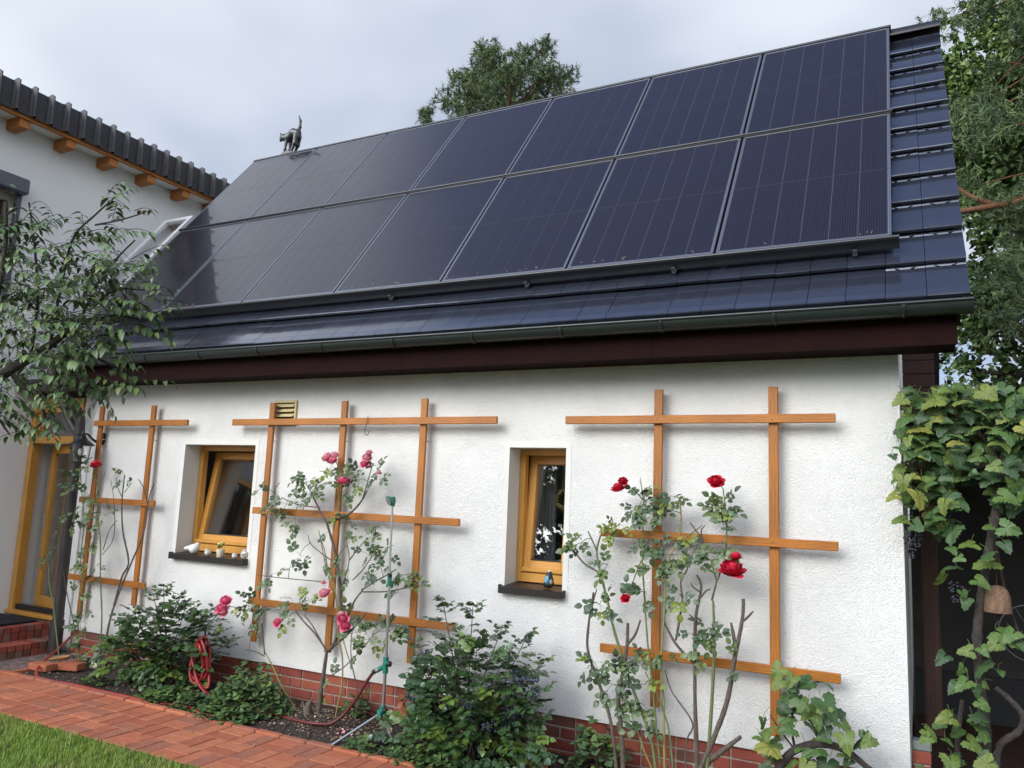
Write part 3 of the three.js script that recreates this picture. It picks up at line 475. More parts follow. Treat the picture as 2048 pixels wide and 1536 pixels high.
// ================================================================== wall lantern
{
  const t = thing('wall_lantern', 'black metal wall lantern with clear glass beside the yellow door', 'lantern', [-7.93, 2.17, 0]), m = M.blackMetal, cz = 0.24, lathe = (p, y, seg = 24) => { const g = new THREE.LatheGeometry(p.map((q) => new THREE.Vector2(...q)), seg); g.translate(0, y, cz); return g; };
  part('wall_plate', (() => { const g = new THREE.CylinderGeometry(0.045, 0.052, 0.02, 24); g.rotateX(Math.PI / 2); g.scale(1, 1.35, 1); g.translate(0, 0.14, 0.012); return g; })(), m, t);
  part('arm', stem([[0, 0.11, 0.02], [0, 0.10, 0.07], [0, 0.13, 0.13], [0, 0.175, 0.19], [0, 0.165, cz]], [0.026, 0.016, 0.012, 0.012, 0.012], 10, 5), m, t);
  part('finial', lathe([[0.0001, 0.05], [0.010, 0.042], [0.006, 0.03], [0.012, 0.02], [0.018, 0.0], [0.0001, 0.0]], 0.165), m, t);
  part('shade', lathe([[0.016, 0.07], [0.032, 0.06], [0.045, 0.035], [0.058, 0.015], [0.10, -0.015], [0.128, -0.04], [0.124, -0.046], [0.095, -0.022], [0.05, 0.0], [0.03, 0.04], [0.012, 0.06]], 0.095), m, t);
  part('glass', lathe([[0.088, 0.04], [0.085, -0.02], [0.066, -0.14]], 0.02), M.glass, t);
  for (let k = 0; k < 4; k++) { const a = k * Math.PI / 2 + 0.5; part('cage_bar', stem([[0.092 * Math.cos(a), 0.055, cz + 0.092 * Math.sin(a)], [0.07 * Math.cos(a), -0.125, cz + 0.07 * Math.sin(a)]], 0.0045, 6, 2), m, t); }
  part('base', lathe([[0.0001, -0.02], [0.03, -0.012], [0.075, 0.0], [0.075, 0.01], [0.0001, 0.01]], -0.135), m, t);
  part('bulb', (() => { const g = new THREE.SphereGeometry(0.032, 16, 12); g.scale(1, 1.3, 1); g.translate(0, -0.02, cz); return g; })(), std({ color: C(0.75, 0.75, 0.72), roughness: 0.4 }), t);
}
// ================================================================== metal cat on the ridge
function blobs(bones, res, size, centre, k = 0.02) {  // smooth union of tapered capsules, meshed
  const mc = new MarchingCubes(res, new THREE.MeshStandardMaterial(), false, false, 400000); mc.isolation = 0;
  const B = bones.map(([a, b, ra, rb]) => ({ a: V(...a), d: V(...b).sub(V(...a)), ra, rb }));
  for (let z = 0; z < res; z++) for (let y = 0; y < res; y++) for (let x = 0; x < res; x++) {
    const p = V((x - res / 2) / (res / 2) * size + centre[0], (y - res / 2) / (res / 2) * size + centre[1], (z - res / 2) / (res / 2) * size + centre[2]);
    let s = 1e9; for (const o of B) { const q = p.clone().sub(o.a), t = clamp(q.dot(o.d) / Math.max(1e-9, o.d.lengthSq())), dd = q.addScaledVector(o.d, -t).length() - mixv(o.ra, o.rb, t); const h = clamp(0.5 + 0.5 * (s - dd) / k); s = mixv(s, dd, h) - k * h * (1 - h); }
    mc.field[x + y * res + z * res * res] = -s;
  }
  mc.update(); const n = mc.count, g = new THREE.BufferGeometry(), P = new Float32Array(n * 3), N = new Float32Array(n * 3);
  for (let i = 0; i < n * 3; i++) { P[i] = mc.positionArray[i] * size + centre[i % 3]; N[i] = mc.normalArray[i]; }
  g.setAttribute('position', new THREE.BufferAttribute(P, 3)); g.setAttribute('normal', new THREE.BufferAttribute(N, 3)); return g;
}
{
  const b = onRoof(-7.52, 0.05, 4.06), t = thing('cat_sculpture', 'dark metal cat figure arching its back on the roof ridge', 'sculpture', [b.x, b.y, b.z]);
  t.scale.setScalar(0.72); const m = std({ color: C(0.075, 0.075, 0.078), metalness: 0.65, roughness: 0.38 });
  // side view: head to the left (-x), tail to the right
  part('body', blobs([
    [[-0.20, 0.40, 0.05], [-0.15, 0.37, 0.05], 0.058, 0.055], [[-0.22, 0.36, 0.06], [-0.235, 0.33, 0.065], 0.04, 0.028],
    [[-0.235, 0.44, 0.07], [-0.25, 0.485, 0.075], 0.018, 0.006], [[-0.19, 0.445, 0.02], [-0.19, 0.49, 0.015], 0.018, 0.006],
    [[-0.15, 0.37, 0.04], [-0.09, 0.40, 0.0], 0.06, 0.075], [[-0.09, 0.40, 0], [0.02, 0.46, 0], 0.082, 0.085], [[0.02, 0.46, 0], [0.11, 0.44, 0], 0.085, 0.072], [[0.11, 0.44, 0], [0.13, 0.36, 0], 0.072, 0.06],
    [[-0.10, 0.36, 0.04], [-0.13, 0.14, 0.045], 0.042, 0.022], [[-0.08, 0.36, -0.04], [-0.09, 0.14, -0.045], 0.04, 0.022], [[-0.13, 0.14, 0.045], [-0.145, 0.06, 0.045], 0.024, 0.022], [[-0.09, 0.14, -0.045], [-0.10, 0.06, -0.045], 0.024, 0.022],
    [[0.12, 0.37, 0.04], [0.11, 0.22, 0.05], 0.055, 0.036], [[0.11, 0.22, 0.05], [0.04, 0.06, 0.05], 0.034, 0.024], [[0.12, 0.37, -0.04], [0.10, 0.22, -0.05], 0.055, 0.036], [[0.10, 0.22, -0.05], [0.02, 0.06, -0.05], 0.034, 0.024],
    [[0.13, 0.46, 0], [0.165, 0.56, 0], 0.032, 0.027], [[0.165, 0.56, 0], [0.165, 0.68, 0], 0.027, 0.022], [[0.165, 0.68, 0], [0.12, 0.79, 0], 0.022, 0.013]], 80, 0.50, [-0.02, 0.40, 0], 0.03), m, t);
  part('base', (() => { const s = new THREE.Shape([[-0.26, -0.02], [0.10, -0.02], [0.09, 0.045], [0.0, 0.07], [-0.03, 0.11], [-0.07, 0.10], [-0.09, 0.075], [-0.16, 0.07]].map((p) => new THREE.Vector2(...p))); const g = new THREE.ExtrudeGeometry(s, { depth: 0.14, bevelEnabled: true, bevelSize: 0.006, bevelThickness: 0.006, bevelSegments: 1 }); g.translate(0, 0, -0.07); return g; })(), m, t);
}
// ================================================================== ornaments on the sills
{
  const white = phy({ color: C(0.76, 0.75, 0.72), roughness: 0.35, clearcoat: 0.4 }), red = std({ color: C(0.45, 0.03, 0.03), roughness: 0.5 }), orange = std({ color: C(0.55, 0.25, 0.03), roughness: 0.5 });
  const dark = std({ color: C(0.03, 0.03, 0.03), roughness: 0.5 }), speck = phy({ map: tex(128, 0.06, (u, v) => { const n = vn(u * 12, v * 12, 12, 4) > 0.62; return n ? [0.35, 0.33, 0.30] : [0.90, 0.89, 0.86]; }), roughness: 0.4 });
  const hen = (label, x, z, s, turn, mat, tail) => {
    const t = thing('ceramic_hen', label, 'ornament', [x, WY0 + 0.014 - (z + 0.185) * 0.0667, z], turn, 'ceramic hens on the left window sill'); t.scale.setScalar(s);
    const g = blobs([[[0, 0.055, 0], [0.005, 0.06, 0], 0.05, 0.05], [[0.02, 0.08, 0], [0.035, 0.105, 0], 0.032, 0.024], [[-0.03, 0.07, 0], tail ? [-0.09, 0.06, 0] : [-0.05, 0.09, 0], 0.03, tail ? 0.018 : 0.012]], 34, 0.15, [0, 0.07, 0], 0.02);
    const p = g.attributes.position, uv = new Float32Array(p.count * 2); for (let i = 0; i < p.count; i++) { uv[i * 2] = p.getX(i) + p.getZ(i); uv[i * 2 + 1] = p.getY(i); } g.setAttribute('uv', new THREE.BufferAttribute(uv, 2));
    part('body', g, mat, t); part('beak', (() => { const c = new THREE.ConeGeometry(0.008, 0.018, 8); c.rotateZ(-Math.PI / 2); c.translate(0.064, 0.103, 0); return c; })(), orange, t);
    part('comb', merge([[0.028, 0.130], [0.038, 0.129], [0.047, 0.125]].map(([a, b]) => { const q = new THREE.SphereGeometry(0.008, 8, 6); q.translate(a, b, 0); return q; })), red, t);
    for (const q of [-1, 1]) { part('eye', (() => { const e = new THREE.SphereGeometry(0.004, 8, 6); e.translate(0.048, 0.11, q * 0.018); return e; })(), dark, t); part('foot', (() => { const f = new THREE.SphereGeometry(0.012, 8, 6); f.scale(1.5, 0.5, 1); f.translate(0.02, 0.005, q * 0.018); return f; })(), dark, t); }
  };
  hen('largest white ceramic hen, with a black patch, at the left end of the sill', -6.40, -0.03, 0.92, 0.5, white, true);
  hen('small white ceramic hen left of the flower pot', -6.17, 0.0, 0.60, -1.4, white, false);
  hen('smallest ceramic hen, right of the flower pot', -5.80, 0.01, 0.50, -1.2, white, false);
  hen('speckled ceramic hen at the right end of the left sill', -5.68, 0.0, 0.78, 2.6, speck, false);
  const pot = thing('flower_pot', 'tiny white flower pot with pale flowers on the left window sill', 'flower pot', [-6.0, WY0 + 0.004, 0.0]);
  part('pot', (() => { const g = new THREE.LatheGeometry([[0.0001, 0], [0.032, 0], [0.04, 0.075], [0.036, 0.075], [0.034, 0.062], [0.0001, 0.062]].map((p) => new THREE.Vector2(...p)), 20); return g; })(), std({ color: C(0.72, 0.67, 0.55), roughness: 0.6 }), pot);
  const r = mulberry(4), gm = std({ color: C(0.09, 0.17, 0.04), roughness: 0.6 }), fm = std({ color: C(0.75, 0.68, 0.30), roughness: 0.7 });
  for (let i = 0; i < 9; i++) { const a = r() * 6.28, l = 0.03 + 0.03 * r(), e = V(Math.cos(a) * 0.04 * r(), 0.07 + l, Math.sin(a) * 0.04 * r()); part('leaf', (() => { const g = new THREE.SphereGeometry(0.016, 6, 4); g.scale(1.2, 0.35, 0.7); g.rotateZ(r() * 1.2 - 0.6); g.rotateY(a); g.translate(e.x, e.y - 0.012, e.z); return g; })(), gm, pot); if (i < 6) part('flower', (() => { const g = new THREE.IcosahedronGeometry(0.010 + 0.004 * r(), 1); g.translate(e.x * 1.1, e.y + 0.008, e.z * 1.1); return g; })(), fm, pot); }
  // penguin-like bird figure on the right sill
  const t = thing('bird_figure', 'dark bird figure with pale blue wing on the right window sill', 'ornament', [-2.52, WY0 + 0.004, -0.015], -0.5);
  part('body', blobs([[[0, 0.05, 0], [0, 0.065, 0], 0.042, 0.036], [[0, 0.09, 0], [0.004, 0.118, 0], 0.028, 0.023], [[-0.02, 0.035, 0], [-0.055, 0.02, 0], 0.02, 0.010]], 32, 0.13, [0, 0.07, 0], 0.018), std({ color: C(0.030, 0.032, 0.036), roughness: 0.45 }), t);
  part('wing', (() => { const g = new THREE.SphereGeometry(0.03, 14, 10); g.scale(0.75, 1.15, 0.4); g.rotateZ(-0.4); g.translate(0.012, 0.075, 0.032); return g; })(), std({ color: C(0.16, 0.42, 0.58), roughness: 0.5 }), t);
  part('cap', (() => { const g = new THREE.SphereGeometry(0.017, 12, 8); g.scale(1, 0.6, 1); g.translate(0.004, 0.137, 0); return g; })(), std({ color: C(0.55, 0.55, 0.55), roughness: 0.5 }), t);
  part('beak', (() => { const g = new THREE.ConeGeometry(0.007, 0.022, 8); g.rotateZ(-Math.PI / 2); g.translate(0.036, 0.116, 0); return g; })(), dark, t);
  part('belly', (() => { const g = new THREE.SphereGeometry(0.026, 12, 10); g.scale(0.8, 1.2, 0.8); g.translate(0.022, 0.055, 0.004); return g; })(), std({ color: C(0.35, 0.34, 0.33), roughness: 0.5 }), t);
}
// ================================================================== what shows behind the right-hand pane
{
  const lamp = solo('striped_cushion', (() => { const g = new THREE.SphereGeometry(0.2, 24, 16); g.scale(1.15, 0.62, 0.45); g.translate(-2.60, 1.24, -0.62); return metreUV(g); })(), std({ map: tex(128, 0.06, (u) => (u % 0.5 < 0.25 ? [0.86, 0.85, 0.80] : [0.70, 0.69, 0.64])), roughness: 0.8 }), 'pale striped cushion behind the right window pane', 'cushion');
  const w = thing('hanging_wreath', 'small dried wreath hanging behind the right window pane', 'wreath', [-2.62, 1.86, -0.50]);
  part('ring', (() => { const r = mulberry(6), L = []; for (let i = 0; i < 70; i++) { const a = i / 70 * 6.283, g = new THREE.TetrahedronGeometry(0.014 + 0.01 * r()); g.rotateX(r() * 6); g.translate(Math.cos(a) * (0.07 + 0.02 * (r() - 0.5)), Math.sin(a) * (0.07 + 0.02 * (r() - 0.5)), (r() - 0.5) * 0.03); L.push(g); } return merge(L); })(), std({ color: C(0.30, 0.23, 0.10), roughness: 0.9 }), w);
  for (const x of [-0.02, 0.02]) part('cord', stem([[x, 0.07, 0], [x * 0.7, 0.22, 0], [x * 0.4, 0.36, 0.01]], 0.003, 5, 2), std({ color: C(0.5, 0.45, 0.35), roughness: 0.9 }), w);
  solo('curtain', (() => { const s = new THREE.Shape(); const n = 18; for (let i = 0; i <= n; i++) { const x = -2.86 + i / n * 0.16, z = 0.02 * Math.sin(i * 1.4); i ? s.lineTo(x, z) : s.moveTo(x, z); } for (let i = n; i >= 0; i--) s.lineTo(-2.86 + i / n * 0.16, 0.02 * Math.sin(i * 1.4) + 0.003); const g = new THREE.ExtrudeGeometry(s, { depth: 1.2, bevelEnabled: false }); g.rotateX(-Math.PI / 2); g.translate(0, 1.1, -0.52); return g; })(), std({ color: C(0.22, 0.22, 0.25), roughness: 0.9 }), 'grey curtain drawn aside behind the right window pane', 'curtain');
  solo('pale_vase', (() => { const g = new THREE.LatheGeometry([[0.0001, 0], [0.09, 0], [0.10, 0.12], [0.075, 0.28], [0.05, 0.36], [0.085, 0.42], [0.085, 0.50], [0.06, 0.56], [0.0001, 0.58]].map((p) => new THREE.Vector2(...p)), 20); g.translate(-8.93, 0.301, -0.75); return g; })(), std({ color: C(0.7, 0.66, 0.6), roughness: 0.6 }), 'pale rounded figure standing behind the entrance door glass', 'vase');
}

